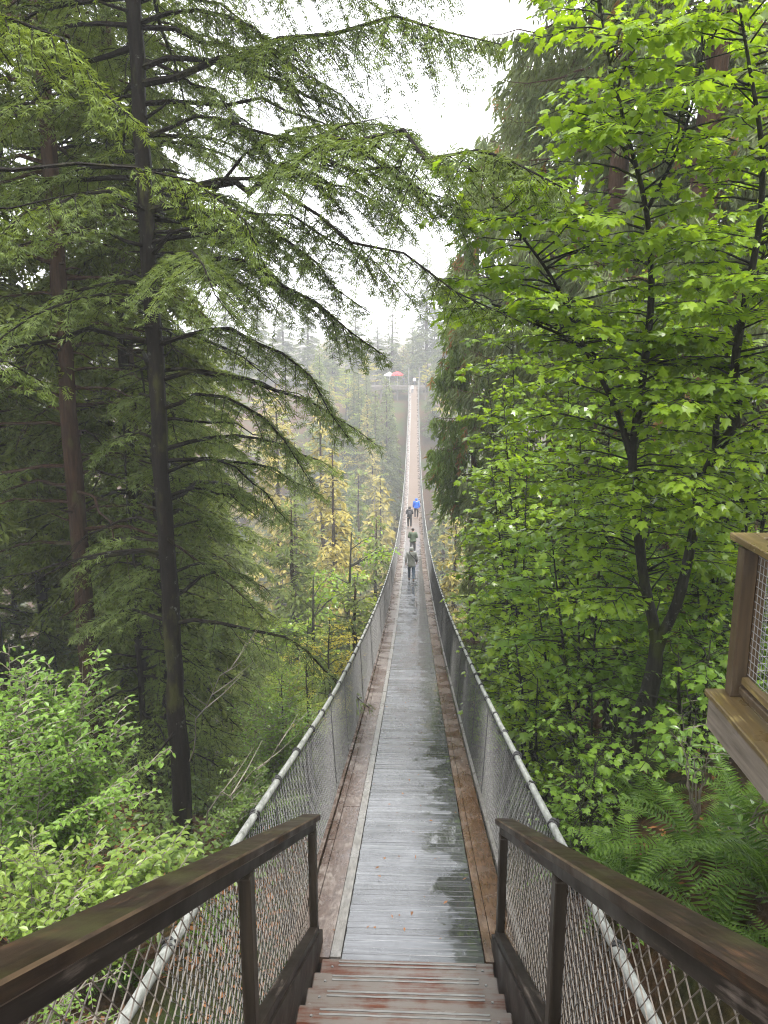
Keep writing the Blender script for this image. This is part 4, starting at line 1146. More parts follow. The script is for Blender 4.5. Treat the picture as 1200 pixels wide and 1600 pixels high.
sapling(900, 1300, 6.6, [(900, 1200, 6.6), (930, 1190, 6.8), (940, 1250, 6.5)], 'small pale-leaved maple shoot above the right handrail', br_sp=0.06, s_from=0.35, leaf=0.08, br_len=(0.3, 0.6))
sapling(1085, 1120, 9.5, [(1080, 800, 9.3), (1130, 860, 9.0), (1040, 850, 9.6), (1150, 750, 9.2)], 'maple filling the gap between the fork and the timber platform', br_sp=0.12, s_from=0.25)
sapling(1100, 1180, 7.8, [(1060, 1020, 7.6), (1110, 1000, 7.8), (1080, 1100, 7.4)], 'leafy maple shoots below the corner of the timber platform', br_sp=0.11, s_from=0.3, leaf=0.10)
sapling(1190, 1000, 9.5, [(1180, 600, 9.0), (1150, 500, 9.4), (1230, 480, 9.2), (1220, 700, 8.8)], 'maple rising behind the timber platform at the right edge', br_sp=0.12, s_from=0.25, mat='maple')
sapling(840, 900, 15.0, [(800, 480, 14), (850, 560, 15), (760, 560, 14.5), (890, 520, 14)], 'maple standing further back, level with the drooping cedar', br_sp=0.13, s_from=0.3, mat='maple', tmpl='maple2', leaf=0.13)
sapling(980, 900, 13.0, [(960, 480, 12), (1040, 420, 12.5), (900, 560, 12), (1080, 560, 12), (930, 700, 12)], 'maple behind the forked maple stems', br_sp=0.13, s_from=0.25, mat='maple', tmpl='maple2', leaf=0.13)

# ------------------------------------------------------------------ shrubs on the left
def shrub(name, base, targets, label, mat, leaf=0.045, w=0.5, r=0.012, sec_sp=0.06, leaf_sp=0.028, cat='shrub', arch=0.3, s0=0.35, sec_len=0.3, sec_max=0.32, tmpl='oval', group=None):
    gb, gc = Geo(), Geo()
    for t in targets:
        t = np.asarray(t)
        m = base * 0.45 + t * 0.55; m[2] += arch * np.linalg.norm((t - base)[:2]) + RNG.normal(0, 0.06)
        m[:2] += RNG.normal(0, 0.08, 2)
        bough(gb, gc, [base - base, m - base, t - base], r, 'shrub', sec_sp=sec_sp, sec_len=sec_len, sec_max=sec_max, s0=s0, ang=50, droop=0.25, hang=0.0,
              tw_sp=leaf_sp, tw_len=leaf, tw_w=leaf * w, tmpl=tmpl, nj=0.45, K=8)
    e = empty(name, base)
    tag(e, label, cat, group)
    tag(link('stems', gb.mesh(name + '_stems', M['twig']), e), kind='stuff')
    tag(link('leaves', gc.mesh(name + '_leaves', M[mat]), e), kind='stuff')
    return e

def blob(cx, cy, d, rx, ry, rd, n):
    out = []
    for i in range(n):
        a = RNG.normal(0, 0.5, 3)
        out.append(P(cx + rx * a[0], cy + ry * a[1], d + rd * a[2]))
    return out
sb = ground_pt(40, 1420, 6.6)
shrub('huckleberry_shrub', sb, blob(80, 1150, 6.4, 150, 120, 0.8, 54) + blob(20, 1060, 6.6, 80, 50, 0.5, 14) + [P(150, 1015, 6.3), P(130, 1035, 6.3), P(190, 1130, 6.3), P(205, 1200, 6.2)],
      'bright green small-leaved shrub at the left edge, the upper of two', 'berry', leaf=0.075, sec_sp=0.075, leaf_sp=0.036)
sb2 = ground_pt(90, 1480, 5.6)
shrub('yellow_shrub', sb2, blob(120, 1350, 5.3, 190, 70, 0.6, 44) + [P(310, 1320, 5.4), P(290, 1290, 5.5), P(250, 1300, 5.3), P(60, 1400, 5.0), P(200, 1400, 5.1)],
      'yellow-green shrub directly behind the left wooden handrail', 'berry_y', leaf=0.08, arch=0.15, sec_sp=0.075, leaf_sp=0.036)
sb3 = ground_pt(370, 1330, 9.5)
shrub('low_shrub', sb3, blob(390, 1250, 9.3, 110, 70, 0.8, 26), 'low dark shrub between the nearest trunk and the left hand cable', 'understory', leaf=0.07)
sb4 = ground_pt(420, 1200, 13)
shrub('low_shrub', sb4, blob(430, 1110, 12.5, 60, 60, 0.5, 26), 'leafy shrub low beside the left mesh further down the slope', 'berry', leaf=0.08, sec_sp=0.09, leaf_sp=0.05)
sb5 = ground_pt(30, 1560, 4.6)
shrub('low_shrub', sb5, blob(60, 1570, 4.6, 120, 40, 0.3, 12), 'light green sprig low under the left handrail corner', 'berry', leaf=0.045, arch=0.1)
# glossy sprays beside the platform on the right
sl = ground_pt(1165, 1290, 5.4)
shrub('salal_shrub', sl, [P(1140, 1255, 5.0), P(1190, 1240, 4.9), P(1170, 1290, 4.9), P(1205, 1265, 4.8), P(1150, 1310, 5.1)], 'glossy oval leaves on a sprig below the timber platform', 'salal', leaf=0.075, sec_sp=0.22, leaf_sp=0.09, s0=0.6)
sl = ground_pt(1090, 1240, 6.4)
shrub('salal_shrub', sl, [P(1085, 1120, 6.0), P(1110, 1155, 5.9), P(1060, 1130, 6.1), P(1100, 1180, 5.9), P(1140, 1170, 5.9), P(1065, 1085, 6.2)], 'glossy oval-leaved bush hanging under the platform ledge', 'salal', leaf=0.095, sec_sp=0.16, leaf_sp=0.09, s0=0.5)

# bare mossy branches beside the left hand cable
def bare_branch(lst, r, label):
    pts = [P(*q) for q in lst]
    g = Geo()
    base = pts[0]
    bough(g, None, [q - base for q in pts], r, 'shrub', sec_sp=0.22, sec_len=0.28, sec_max=0.9, s0=0.3, ang=40, droop=-0.15, hang=-0.1, K=10, tip_r=0.2)
    o = link('bare_branch', g.mesh('bare_branch', M['twig']), None, base)
    return tag(o, label, 'branch')
gp = ground_pt(300, 1290, 9.0)
bare_branch([(310, 1370, 8.6), (345, 1245, 8.2), (385, 1215, 8.0), (430, 1180, 7.8), (470, 1120, 7.7)], 0.013, 'bare grey branch leaning beside the left hand cable')
bare_branch([(296, 1190, 10.6), (320, 1120, 10.0), (345, 1060, 9.6), (385, 1010, 9.3), (400, 985, 9.2)], 0.012, 'thin pale dead branch right of the nearest dark trunk')

# ------------------------------------------------------------------ ferns
def frond_mesh(v):
    g = Geo()
    n = 30
    s = np.linspace(0, 1, n)
    arch = [0.55, 0.75, 0.42][v]
    r = s * 0.8
    z = arch * s - (arch * 0.9 + 0.12) * s ** 2.2
    ctr = np.stack([np.zeros(n), r, z], -1)
    g.tubes(ctr[None], np.linspace(0.005, 0.0015, n)[None], 4)
    T = norm(np.gradient(ctr, axis=0))
    wd = 0.115 * np.minimum(1, s * 7 + 0.15) * (1 - s ** 2.5) + 0.01
    for sd_ in (-1, 1):
        i = np.arange(3, n - 1)
        fwd = np.stack([np.full(len(i), sd_ * 1.0), np.full(len(i), 0.28), RNG.normal(0.02, 0.06, len(i))], -1)
        nn = np.cross(np.array([1.0, 0, 0]), T[i]); nn = nn + RNG.normal(0, 0.1, nn.shape)
        g.elements(ctr[i], fwd, nn, wd[i] * RNG.uniform(0.9, 1.1, len(i)), 0.019, [[0, 0, 0], [0.5, 0.15, 0.02], [0.3, 0.6, 0.0], [0, 1, -0.12], [-0.3, 0.6, 0], [-0.5, 0.15, 0.02]], [[0, 1, 2, 3], [0, 3, 4, 5]])
    return g.mesh('frond', M['fern'])
fronds = [frond_mesh(v) for v in range(3)]
def fern(px, py, d, n, size, label, zoff=0.0):
    for dd in np.arange(2.5, 15, 0.05):            # where the line of sight meets the ground
        b = P(px, py, dd)
        if b[2] < float(terrain(b[0], b[1])): break
    z = float(terrain(b[0], b[1])) + zoff
    e = empty('sword_fern', (b[0], b[1], z), RNG.random() * 6)
    tag(e, label, 'fern', 'sword ferns below the right handrail')
    for i in range(n):
        s = size * RNG.uniform(0.75, 1.15)
        link('frond', fronds[i % 3], e, (0, 0, 0.02), (RNG.normal(0.18, 0.16) + 0.22 * (i % 3), RNG.normal(0, 0.12), 6.283 * i / n + RNG.normal(0, 0.2)), (s, s, s))
    return e
fern(985, 1400, 6.3, 17, 1.15, 'large sword fern spreading its fronds just beyond the right handrail')
fern(1130, 1490, 5.4, 17, 1.1, 'sword fern nearest the right frame edge below the handrail')
fern(1090, 1350, 7.2, 15, 1.15, 'shaded sword fern under the platform, behind the large one')
fern(1005, 1280, 8.0, 12, 1.05, 'sword fern at the foot of the forked maple')
fern(1195, 1410, 6.2, 15, 1.05, 'sword fern at the right edge in the dark under the platform')
fern(1245, 1570, 4.6, 12, 0.8, 'sword fern low in the bottom right corner')
fern(920, 1345, 6.9, 11, 0.8, 'sword fern just above the right handrail, below the maple shoots')
fern(1160, 1290, 6.9, 12, 1.05, 'sword fern in the shade straight below the platform ledge')
fern(200, 1545, 5.6, 12, 0.7, 'sword fern seen through the left railing mesh')
fern(330, 1470, 6.8, 10, 0.6, 'small fern on the litter behind the left railing mesh')

# ------------------------------------------------------------------ forest floor cover
def scatter(n, x0, x1, y0, y1):
    return RNG.uniform(x0, x1, n), RNG.uniform(y0, y1, n)
g = Geo()
for (n, x0, x1, y0, y1) in ((9000, -7, -0.6, 1.5, 12), (900, 0.6, 7, 1.5, 11)):
    x, y_ = scatter(n, x0, x1, y0, y1)
    z = terrain(x, y_) + 0.012
    a = RNG.random(n) * 6.28
    g.elements(np.stack([x, y_, z], -1), np.stack([np.cos(a), np.sin(a), RNG.normal(0, 0.25, n)], -1), UPV + RNG.normal(0, 0.3, (n, 3)), RNG.uniform(0.04, 0.11, n), RNG.uniform(0.03, 0.06, n), DIAM_V, DIAM_Q)
tag(link('leaf_litter', g.mesh('leaf_litter', M['litter'])), 'brown fallen leaves covering the forest floor below the stairs', 'leaf litter', kind='stuff')
g = Geo()
n = 70
x = XC + np.clip(np.abs(RNG.normal(0, 0.35, n)) * np.where(RNG.random(n) < 0.5, -1, 1), -0.68, 0.68); y_ = 4.6 + RNG.random(n) ** 1.5 * 16
a = RNG.random(n) * 6.28
g.elements(np.stack([x, y_, deck_z(y_) + 0.026], -1), np.stack([np.cos(a), np.sin(a), np.full(n, -0.2)], -1), UPV + RNG.normal(0, 0.15, (n, 3)), RNG.uniform(0.015, 0.045, n), RNG.uniform(0.008, 0.025, n), DIAM_V, DIAM_Q)
tag(link('deck_litter', g.mesh('deck_litter', M['litter'])), 'small fallen leaves and needles lying on the wet deck', 'leaf litter', kind='stuff')
g = Geo()
for (nc, x0, x1, y0, y1, big) in ((330, -15, -1.6, 5, 24, 1.0),  (200, 1.8, 12, 9, 22, 1.0), (330, -28, 15, 22, 60, 2.6)):
    cx, cyy = scatter(nc, x0, x1, y0, y1)
    ok = (np.abs(cx) > 1.3)
    cx, cyy = cx[ok], cyy[ok]
    nl = 46
    hs_ = np.repeat(RNG.uniform(0.25, 0.9, len(cx)) * big, nl)
    rr_ = np.abs(RNG.normal(0, 0.5, len(hs_))) * big * 0.7
    a = RNG.random(len(hs_)) * 6.28
    x = np.repeat(cx, nl) + rr_ * np.cos(a); y_ = np.repeat(cyy, nl) + rr_ * np.sin(a)
    z = terrain(x, y_) + hs_ * np.exp(-(rr_ / (0.6 * big)) ** 2) * RNG.uniform(0.3, 1.05, len(hs_)) + 0.03
    g.elements(np.stack([x, y_, z], -1), np.stack([np.cos(a), np.sin(a), RNG.normal(-0.1, 0.35, len(a))], -1), UPV + RNG.normal(0, 0.4, (len(a), 3)), RNG.uniform(0.07, 0.16, len(a)) * big, RNG.uniform(0.05, 0.09, len(a)) * big, DIAM_V, DIAM_Q)
tag(link('undergrowth', g.mesh('undergrowth', M['understory'])), 'low green undergrowth covering the forest floor and slopes', 'undergrowth', kind='stuff')

# ------------------------------------------------------------------ canyon and far bank trees
def broadleaf_meshes(name, H, R0, mat, n=5200, leaf=0.22, bark='bark_maple'):
    gt, gb, gc = Geo(), Geo(), Geo()
    path = np.array([[-0.3, 0.1, -16.0], [-0.1, 0, 0.0], [0.1, 0.05, H * 0.3], [0.0, 0.15, H * 0.62], [0.15, 0, H * 0.9]])
    trunk_tube(gt, path, [0.016 * H, 0.014 * H, 0.012 * H, 0.008 * H, 0.02], 8, 20)
    nb = 26
    for i in range(nb):
        q = 0.28 + 0.7 * (i + RNG.random()) / nb
        o = resample(path[1:], 20)[int(q * 19)]
        a = RNG.random() * 6.28
        Lb = R0 * (1.15 * math.sin(math.pi * min(1, 0.25 + 0.72 * q)) + 0.15) * RNG.uniform(0.65, 1.15)
        s = np.linspace(0, 1, 5)[:, None]
        e = RNG.uniform(0.2, 0.8)
        pb_ = o + np.array([math.cos(a), math.sin(a), 0]) * Lb * s + UPV * Lb * (e * s - 0.5 * e * s ** 2)
        bough(gb, gc, pb_, 0.01 + 0.012 * Lb, 'maple', sec_sp=0.16, sec_len=0.42, sec_max=R0 * 0.6, s0=0.2, ang=50, droop=0.1, hang=-0.05, tw_sp=leaf * 0.5, tw_len=leaf * 1.25, tmpl='diam', K=6, nj=0.6, sides=4, sec_tubes=True)
    return gt.mesh(name + '_trunk', M[bark], smooth=True), gb.mesh(name + '_branches', M[bark]), gc.mesh(name + '_crown', M[mat])

BL = {'lime': broadleaf_meshes('lime_broadleaf', 14, 3.4, 'lime_tree', leaf=0.17),
      'yellow': broadleaf_meshes('yellow_broadleaf', 13, 3.2, 'yellow_tree', leaf=0.17),
      'maple': broadleaf_meshes('green_broadleaf', 14, 3.6, 'maple', leaf=0.16)}
def far_con(name, H, Lm, mat, n, frm=2.0, sp=0.11, tw=(0.12, 0.62, 0.3), bark='bark_brown', style='hemlock'):
    return conifer_meshes(name, H, H * 0.011, frm, Lm, M[mat], style, n_br=n, shape='cone', elem='diam', sec_sp=sp, tw=tw, detail=0.5, bark=bark, sec_len=0.38, keep=1.0)
FC = {'dark': far_con('far_fir', 30, 4.6, 'far_conifer', 170, 3),
      'yel': far_con('far_yellow_cedar', 26, 4.8, 'far_yellow_conifer', 170, 2),
      'spire': far_con('far_spire', 30, 3.3, 'far_conifer', 170, 1),
      'grn': far_con('far_hemlock', 27, 4.4, 'hemlock_far', 170, 2),
      'yelN': far_con('yellow_cedar', 26, 4.6, 'far_yellow_conifer', 200, 2, 0.07, (0.07, 0.38, 0.14)),
      'grnN': far_con('green_hemlock', 27, 4.4, 'hemlock_far', 200, 2, 0.07, (0.07, 0.38, 0.14))}

def valley_tree(kind, px, pytop, d, label, group, size=1.0, name=None):
    """stands on the ground at distance d; its height reaches the level the photograph shows"""
    t = P(px, pytop, d)
    g0 = float(terrain(t[0], t[1]))
    if d < 75 and kind in ('yel', 'grn'): kind += 'N'
    me = BL.get(kind) or FC.get(kind)
    H0_ = {'lime': 14, 'yellow': 13, 'maple': 14, 'dark': 30, 'yel': 26, 'spire': 30, 'grn': 27, 'yelN': 26, 'grnN': 27}[kind]
    hh = max(5.0, t[2] - g0)
    s = hh / H0_
    w = min(1.6, max(0.9, s ** 0.5)) * 1.2
    if kind in BL:
        s = w = min(1.3, s) * size
        g0 = t[2] - H0_ * s
    place_tree(name or ('broadleaf_tree' if kind in BL else 'conifer_tree'), me, (t[0], t[1], g0), RNG.random() * 6.28, label, 'tree', group, (w, w, s))

NG = 'trees on the near canyon slope'
valley_tree('maple', 548, 775, 36, 'young green broadleaf tree left of the walkers, below the deck', NG)
valley_tree('lime', 556, 850, 30, 'lime-leaved tree touching the left mesh near the walkers', NG, 0.7)
valley_tree('maple', 492, 835, 30, 'green broadleaf tree between the hemlock boughs and the young tree by the walkers', NG)
valley_tree('yellow', 515, 930, 22, 'yellow-leaved bush-like tree beside the left mesh, lower middle', NG, 0.5)
valley_tree('lime', 480, 930, 22, 'lime-leaved tree low beside the hemlock boughs, left of the yellow one', NG, 0.6)
valley_tree('maple', 440, 1020, 18, 'leafy green treelet on the slope below the left mesh', NG, 0.45)
valley_tree('lime', 478, 1000, 18, 'pale lime treelet pressed against the left mesh, half way along', NG, 0.4)
valley_tree('grn', 455, 780, 38, 'conifer with soft green top left of the bridge, part hidden by hemlock boughs', NG)
valley_tree('yel', 520, 700, 50, 'yellow-green conifer standing above the young tree by the walkers', NG)
valley_tree('grn', 588, 800, 52, 'green conifer close behind the left mesh beside the walkers', NG)
valley_tree('grn', 555, 905, 27, 'small conifer close under the left edge of the deck', NG)
valley_tree('yel', 712, 790, 46, 'pale yellow-green conifer right of the walkers beside the right mesh', NG)
valley_tree('lime', 742, 850, 33, 'lime broadleaf tree below the drooping cedar right of the deck', NG, 0.8)
valley_tree('maple', 772, 920, 24, 'green broadleaf tree close to the right mesh below the cedar', NG, 0.6)
valley_tree('grn', 745, 840, 36, 'green conifer behind the young maples right of the deck', NG)
valley_tree('yel', 500, 620, 68, 'tall yellow-tinged cedar left of the bridge in the middle distance', NG)
valley_tree('yel', 430, 600, 66, 'yellow-tinged cedar half hidden by hemlock boughs, middle distance', NG)
valley_tree('grn', 460, 690, 56, 'green conifer in front of the yellow-tinged cedars', NG)
valley_tree('grn', 560, 730, 88, 'misty green conifer rising from the canyon just left of the deck', NG)
valley_tree('yel', 595, 745, 80, 'yellowish conifer touching the left side of the far deck', NG)
valley_tree('dark', 695, 740, 84, 'grey misty conifer right of the far deck', NG)
FG = 'misty trees on the far canyon bank'
r2 = np.random.default_rng(21)
KW = {'yel': 'yellowish conifer', 'dark': 'grey-green conifer', 'grn': 'green conifer', 'lime': 'lime broadleaf tree', 'yellow': 'golden broadleaf tree', 'maple': 'green broadleaf tree', 'spire': 'spire'}
for i in range(86):
    d = r2.uniform(92, 135) if i < 54 else r2.uniform(98, 139)
    x = r2.uniform(-30, 13) if i < 54 else r2.uniform(-11, 8)
    kind = str(r2.choice(['yel', 'dark', 'grn', 'yel', 'lime', 'yellow']))
    if abs(x) < 2.8: continue
    me = BL.get(kind) or FC.get(kind)
    s = r2.uniform(0.6, 0.9) if kind in FC else r2.uniform(1.0, 1.4)
    top = float(terrain(x, d)) + s * (28 if kind in FC else 14)
    lim = CAMZ - 4.0 - 0.04 * (134 - d)
    if x > -14 and x < 6 and top > lim: s *= max(0.3, 1 - (top - lim) / 26)
    lab = 'misty %s on the %s far canyon slope, %s of the deck' % (KW[kind], 'upper' if d > 113 else 'lower', 'left' if x < 0 else 'right')
    place_tree('broadleaf_tree' if kind in BL else 'conifer_tree', me, (x, d, float(terrain(x, d)) - 0.3), r2.random() * 6.28, lab, 'tree', FG, s)
valley_tree('spire', 613, 478, 158, 'dark narrow conifer spire standing in mist above the far end', None)
for (px, py, d, kind) in ((555, 475, 172, 'dark'), (520, 490, 160, 'grn'), (480, 470, 168, 'dark'), (590, 505, 185, 'dark'), (645, 505, 180, 'grn'), (668, 380, 165, 'dark'), (700, 400, 160, 'grn'),
                          (440, 460, 175, 'dark'), (400, 440, 170, 'grn'), (350, 440, 165, 'dark'), (300, 430, 170, 'grn'), (735, 400, 170, 'dark'), (780, 420, 165, 'grn'), (540, 560, 150, 'lime'), (575, 545, 152, 'yellow'), (668, 560, 150, 'yellow'), (690, 590, 148, 'lime'), (490, 560, 152, 'yellow'), (630, 540, 170, 'yel'), (510, 530, 178, 'yel')):
    side_ = 'far left' if px < 470 else 'left' if px < 600 else 'just right' if px < 680 else 'right'
    valley_tree(kind, px, py, d, 'fog-veiled %s on the far rim, %s of the dark spire' % (KW[kind], side_), 'fog-veiled trees on the far rim')
# bare pale snag in the canyon
p = P(585, 760, 80)
g = Geo(); zt = p[2]; z0 = float(terrain(p[0], p[1]))
g.tubes(np.array([[0, 0, -0.3], [0.1, 0, (zt - z0) * 0.5], [0, 0.1, zt - z0]])[None], np.array([[0.22, 0.13, 0.03]]), 7)
for i in range(14):
    q = 0.55 + 0.42 * i / 14; a = RNG.random() * 6.28; Lb = 2.4 * (1.2 - q)
    o = np.array([0.05, 0, (zt - z0) * q])
    g.tubes(np.array([o, o + [math.cos(a) * Lb * 0.5, math.sin(a) * Lb * 0.5, Lb * 0.25], o + [math.cos(a) * Lb, math.sin(a) * Lb, Lb * 0.75]])[None], np.array([[0.05, 0.03, 0.012]]), 4)
tag(link('dead_snag', g.mesh('dead_snag', M['bark_pale']), None, (p[0], p[1], z0)), 'bare pale dead tree standing in the canyon left of the far deck', 'tree')

#PART3
# ------------------------------------------------------------------ far end platform
fz = CAMZ - H1
fp = empty('far_platform', (0, Y1, fz))
tag(fp, 'misty timber landing with railing and gate posts at the far end of the bridge', 'platform')
def fbox(name, s, c, mat, parent=fp):
    return link(name, box_mesh(name, s, mat, 0.01, c), parent)
for j in range(26):
    fbox('floor_plank', (11.6, 0.22, 0.06), (-3.6, 0.14 + j * 0.23, -0.04), M['grey_paint'])
fbox('floor_beam', (11.6, 0.25, 0.5), (-3.6, 0.15, -0.33), M['grey_paint'])
for x in (-9.2, -6, -3, -0.9, 0.9, 2.1):
    gz = float(terrain(x, Y1 + 0.6)) - fz - 0.4
    fbox('support_post', (0.3, 0.3, max(0.3, -0.58 - gz)), (x, 0.45, (gz - 0.58) / 2), M['grey_paint'])
for sx in (-0.95, 0.95):
    fbox('gate_post', (0.18, 0.18, 4.0), (sx, 0.05, 1.4), M['pale_strip'])
for x in np.arange(-9.3, -1.1, 1.15):
    fbox('rail_post', (0.09, 0.09, 1.1), (x, 0.06, 0.54), M['grey_paint'])
for x in (1.15, 2.1):
    fbox('rail_post', (0.09, 0.09, 1.1), (x, 0.06, 0.54), M['grey_paint'])
for z in (1.1, 0.62, 0.22):
    fbox('rail', (8.3, 0.06, 0.07), (-5.2, 0.06, z + 0.02), M['grey_paint'])
    fbox('rail', (1.1, 0.06, 0.07), (1.62, 0.06, z + 0.02), M['grey_paint'])
# red parasol
um = empty('parasol', (-3.1, Y1 + 2.4, fz))
tag(um, 'red parasol standing on the far landing', 'parasol')
g = Geo(); g.tubes(np.array([[0, 0, 0], [0, 0, 2.65]])[None], np.array([[0.03, 0.03]]), 8, cap=True)
link('pole', g.mesh('pole', M['white_paint']), um)
g = Geo()
a = np.arange(8) * math.pi / 4
rim = np.stack([1.15 * np.cos(a), 1.15 * np.sin(a), np.full(8, 2.1)], -1)
mid = np.stack([0.6 * np.cos(a), 0.6 * np.sin(a), np.full(8, 2.48)], -1)
low = rim - [0, 0, 0.16]
V = np.concatenate([[[0, 0, 2.68]], mid, rim, low])
g.add(V, tris=[[0, 1 + i, 1 + (i + 1) % 8] for i in range(8)], quads=[[1 + i, 9 + i, 9 + (i + 1) % 8, 1 + (i + 1) % 8] for i in range(8)] + [[9 + i, 17 + i, 17 + (i + 1) % 8, 9 + (i + 1) % 8] for i in range(8)])
link('canopy', g.mesh('canopy', M['red_canvas']), um)
um2 = empty('parasol', (-4.6, Y1 + 3.6, fz))
tag(um2, 'pale parasol beside the red one on the far landing', 'parasol')
for o in list(um.children):
    c = o.copy(); col.objects.link(c); c.parent = um2
    if c.name.startswith('canopy'):
        c.data = o.data.copy(); c.data.materials[0] = M['white_paint']; c.scale = (0.9, 0.9, 0.92)

# ------------------------------------------------------------------ people
def flat_mat(name, c, rough=0.7):
    return simple_mat(name, tuple(k * 0.8 for k in c), tuple(min(1, k * 1.15) for k in c), 14, rough, bmp=0.25, bd=0.01)
SKIN = flat_mat('skin', (0.5, 0.3, 0.22), 0.5)
def skin_obj(name, V, E, Rd, mat, parent, root=0, sub=1):
    me = bpy.data.meshes.new(name)
    me.from_pydata([tuple(v) for v in V], E, [])
    o = link(name, me, parent)
    md = o.modifiers.new('skin', 'SKIN')
    md.use_smooth_shade = True
    sv = me.skin_vertices[0].data
    for i, r in enumerate(Rd):
        sv[i].radius = (r, r) if isinstance(r, float) else r
        sv[i].use_root = (i == root)
    if sub:
        s = o.modifiers.new('sub', 'SUBSURF'); s.levels = sub; s.render_levels = sub
    me.materials.append(mat)
    return o

def person(x, y_, height, label, jacket, trousers, shoes, hair, coat_len=0.0, stride=0.22, phase=1, hood=False, backpack=None, strap=None, turn=0.0, bag=None, arms='swing', group=None):
    """seen from behind, walking along +Y; model height 1.75 m"""
    e = empty('person', (XC + x, y_, float(deck_z(y_)) if y_ < Y1 else CAMZ - H1), turn)
    s = height / 1.75
    e.scale = (s, s, s)
    tag(e, label, 'person', group)
    st = stride * phase
    fl, fr = st, -st                                   # foot y of left / right
    hip, wst, chest, neck, head = 0.93, 1.08, 1.36, 1.50, 1.63
    zl, zr = (0.09 + (0.05 if fl < 0 else 0)), (0.09 + (0.05 if fr < 0 else 0))
    V = [(0, 0, hip), (0, 0, wst), (0, 0, chest), (0, 0.01, neck), (0, 0.02, head - 0.03), (0, 0.025, head + 0.06)]
    Rd = [(0.155, 0.115), (0.14, 0.10), (0.165, 0.11), 0.058, 0.082, 0.078]
    E = [(0, 1), (1, 2), (2, 3), (3, 4), (4, 5)]
    legs = []
    for sx, fy, fz_ in ((-1, fl, zl), (1, fr, zr)):
        kn = (sx * 0.10, fy * 0.45 + 0.05, 0.50)
        an = (sx * 0.10, fy, fz_)
        i = len(V)
        V += [(sx * 0.095, 0, hip - 0.10), kn, an, (sx * 0.11, fy + 0.13, max(0.03, fz_ - 0.06))]
        Rd += [0.088, 0.058, 0.042, 0.035]
        E += [(0, i), (i, i + 1), (i + 1, i + 2), (i + 2, i + 3)]
        legs.append((V[i], kn, an))
    armp = []
    for sx, fy in ((-1, -fl), (1, -fr)):
        sh = (sx * 0.185, 0, 1.42)
        if arms == 'swing':
            el = (sx * 0.245, -0.03 + fy * 0.25, 1.15); wr = (sx * 0.25, 0.06 + fy * 0.6, 0.92)
        else:
            el = (sx * 0.255, -0.06, 1.17); wr = (sx * 0.15, 0.16, 1.12)
        i = len(V)
        V += [sh, el, wr]
        Rd += [0.055, 0.042, 0.030]
        E += [(2, i), (i, i + 1), (i + 1, i + 2)]
        w = Vector(wr); dr = (w - Vector(el)).normalized()
        palm = w + dr * 0.075
        j = len(V)
        V.append(tuple(palm)); Rd.append((0.036, 0.018)); E.append((i + 2, j))
        for f in range(4):
            off = Vector((0, (f - 1.5) * 0.020, 0))
            a_ = palm + dr * 0.03 + off
            b_ = palm + dr * (0.085 - 0.008 * abs(f - 1)) + off * 1.1 + Vector((-sx * 0.012, 0.008, 0))
            n = len(V); V += [tuple(a_), tuple(b_)]; Rd += [0.0085, 0.0075]; E += [(j, n), (n, n + 1)]
        n = len(V); V += [tuple(w + dr * 0.05 + Vector((-sx * 0.01, 0.042, 0))), tuple(w + dr * 0.085 + Vector((-sx * 0.014, 0.056, 0)))]; Rd += [0.0095, 0.008]; E += [(j, n), (n, n + 1)]
        armp.append((sh, el, wr))
    skin_obj('body', V, E, Rd, SKIN, e)
    # jacket
    low = hip - 0.02 - coat_len
    V = [(0, 0, low), (0, 0, (low + wst) / 2 + 0.02), (0, 0, wst), (0, 0, 1.27), (0, 0, chest + 0.05), (0, 0.005, neck - 0.02)]
    Rd = [(0.205 + 0.05 * min(1, coat_len * 4), 0.155), (0.20, 0.15), (0.185, 0.14), (0.20, 0.145), (0.205, 0.135), (0.08, 0.075)]
    E = [(i, i + 1) for i in range(5)]
    for sh, el, wr in armp:
        i = len(V)
        V += [sh, el, tuple(Vector(el).lerp(Vector(wr), 0.92))]
        Rd += [0.078, 0.064, 0.052]
        E += [(4, i), (i, i + 1), (i + 1, i + 2)]
    jm = flat_mat('jacket_cloth', jacket)
    jo = skin_obj('jacket', V, E, Rd, jm, e, 2)
    V, E, Rd = [(0, 0, hip + 0.05), (0, 0, hip)], [(0, 1)], [(0.155, 0.12), (0.16, 0.12)]
    for a_, kn, an in legs:
        i = len(V)
        V += [a_, kn, (an[0], an[1], an[2] + 0.03)]
        Rd += [0.10, 0.074, 0.056]
        E += [(1, i), (i, i + 1), (i + 1, i + 2)]
    skin_obj('trousers', V, E, Rd, flat_mat('trouser_cloth', trousers), e, 1)
    for a_, kn, an in legs:
        V = [(an[0], an[1] - 0.04, an[2] - 0.03), (an[0], an[1] + 0.05, an[2] - 0.04), (an[0] * 1.05, an[1] + 0.17, max(0.03, an[2] - 0.05))]
        skin_obj('shoe', V, [(0, 1), (1, 2)], [0.05, 0.052, 0.040], flat_mat('shoe_leather', shoes, 0.4), e)
    if hood:
        V = [(0, -0.02, neck - 0.02), (0, 0.0, head - 0.02), (0, 0.01, head + 0.075)]
        Rd = [0.105, (0.115, 0.125), 0.10]
        skin_obj('hood', V, [(0, 1), (1, 2)], Rd, jm, e)
    else:
        V = [(0, -0.035, neck + 0.03), (0, -0.02, head), (0, 0.0, head + 0.085)]
        Rd = [0.07, (0.092, 0.095), 0.085]
        skin_obj('hair', V, [(0, 1), (1, 2)], Rd, flat_mat('hair_colour', hair, 0.5), e)
    for sx in (-1, 1):
        skin_obj('ear', [(sx * 0.083, 0.02, head - 0.02), (sx * 0.092, 0.015, head + 0.02)], [(0, 1)], [0.014, 0.016], SKIN, e)
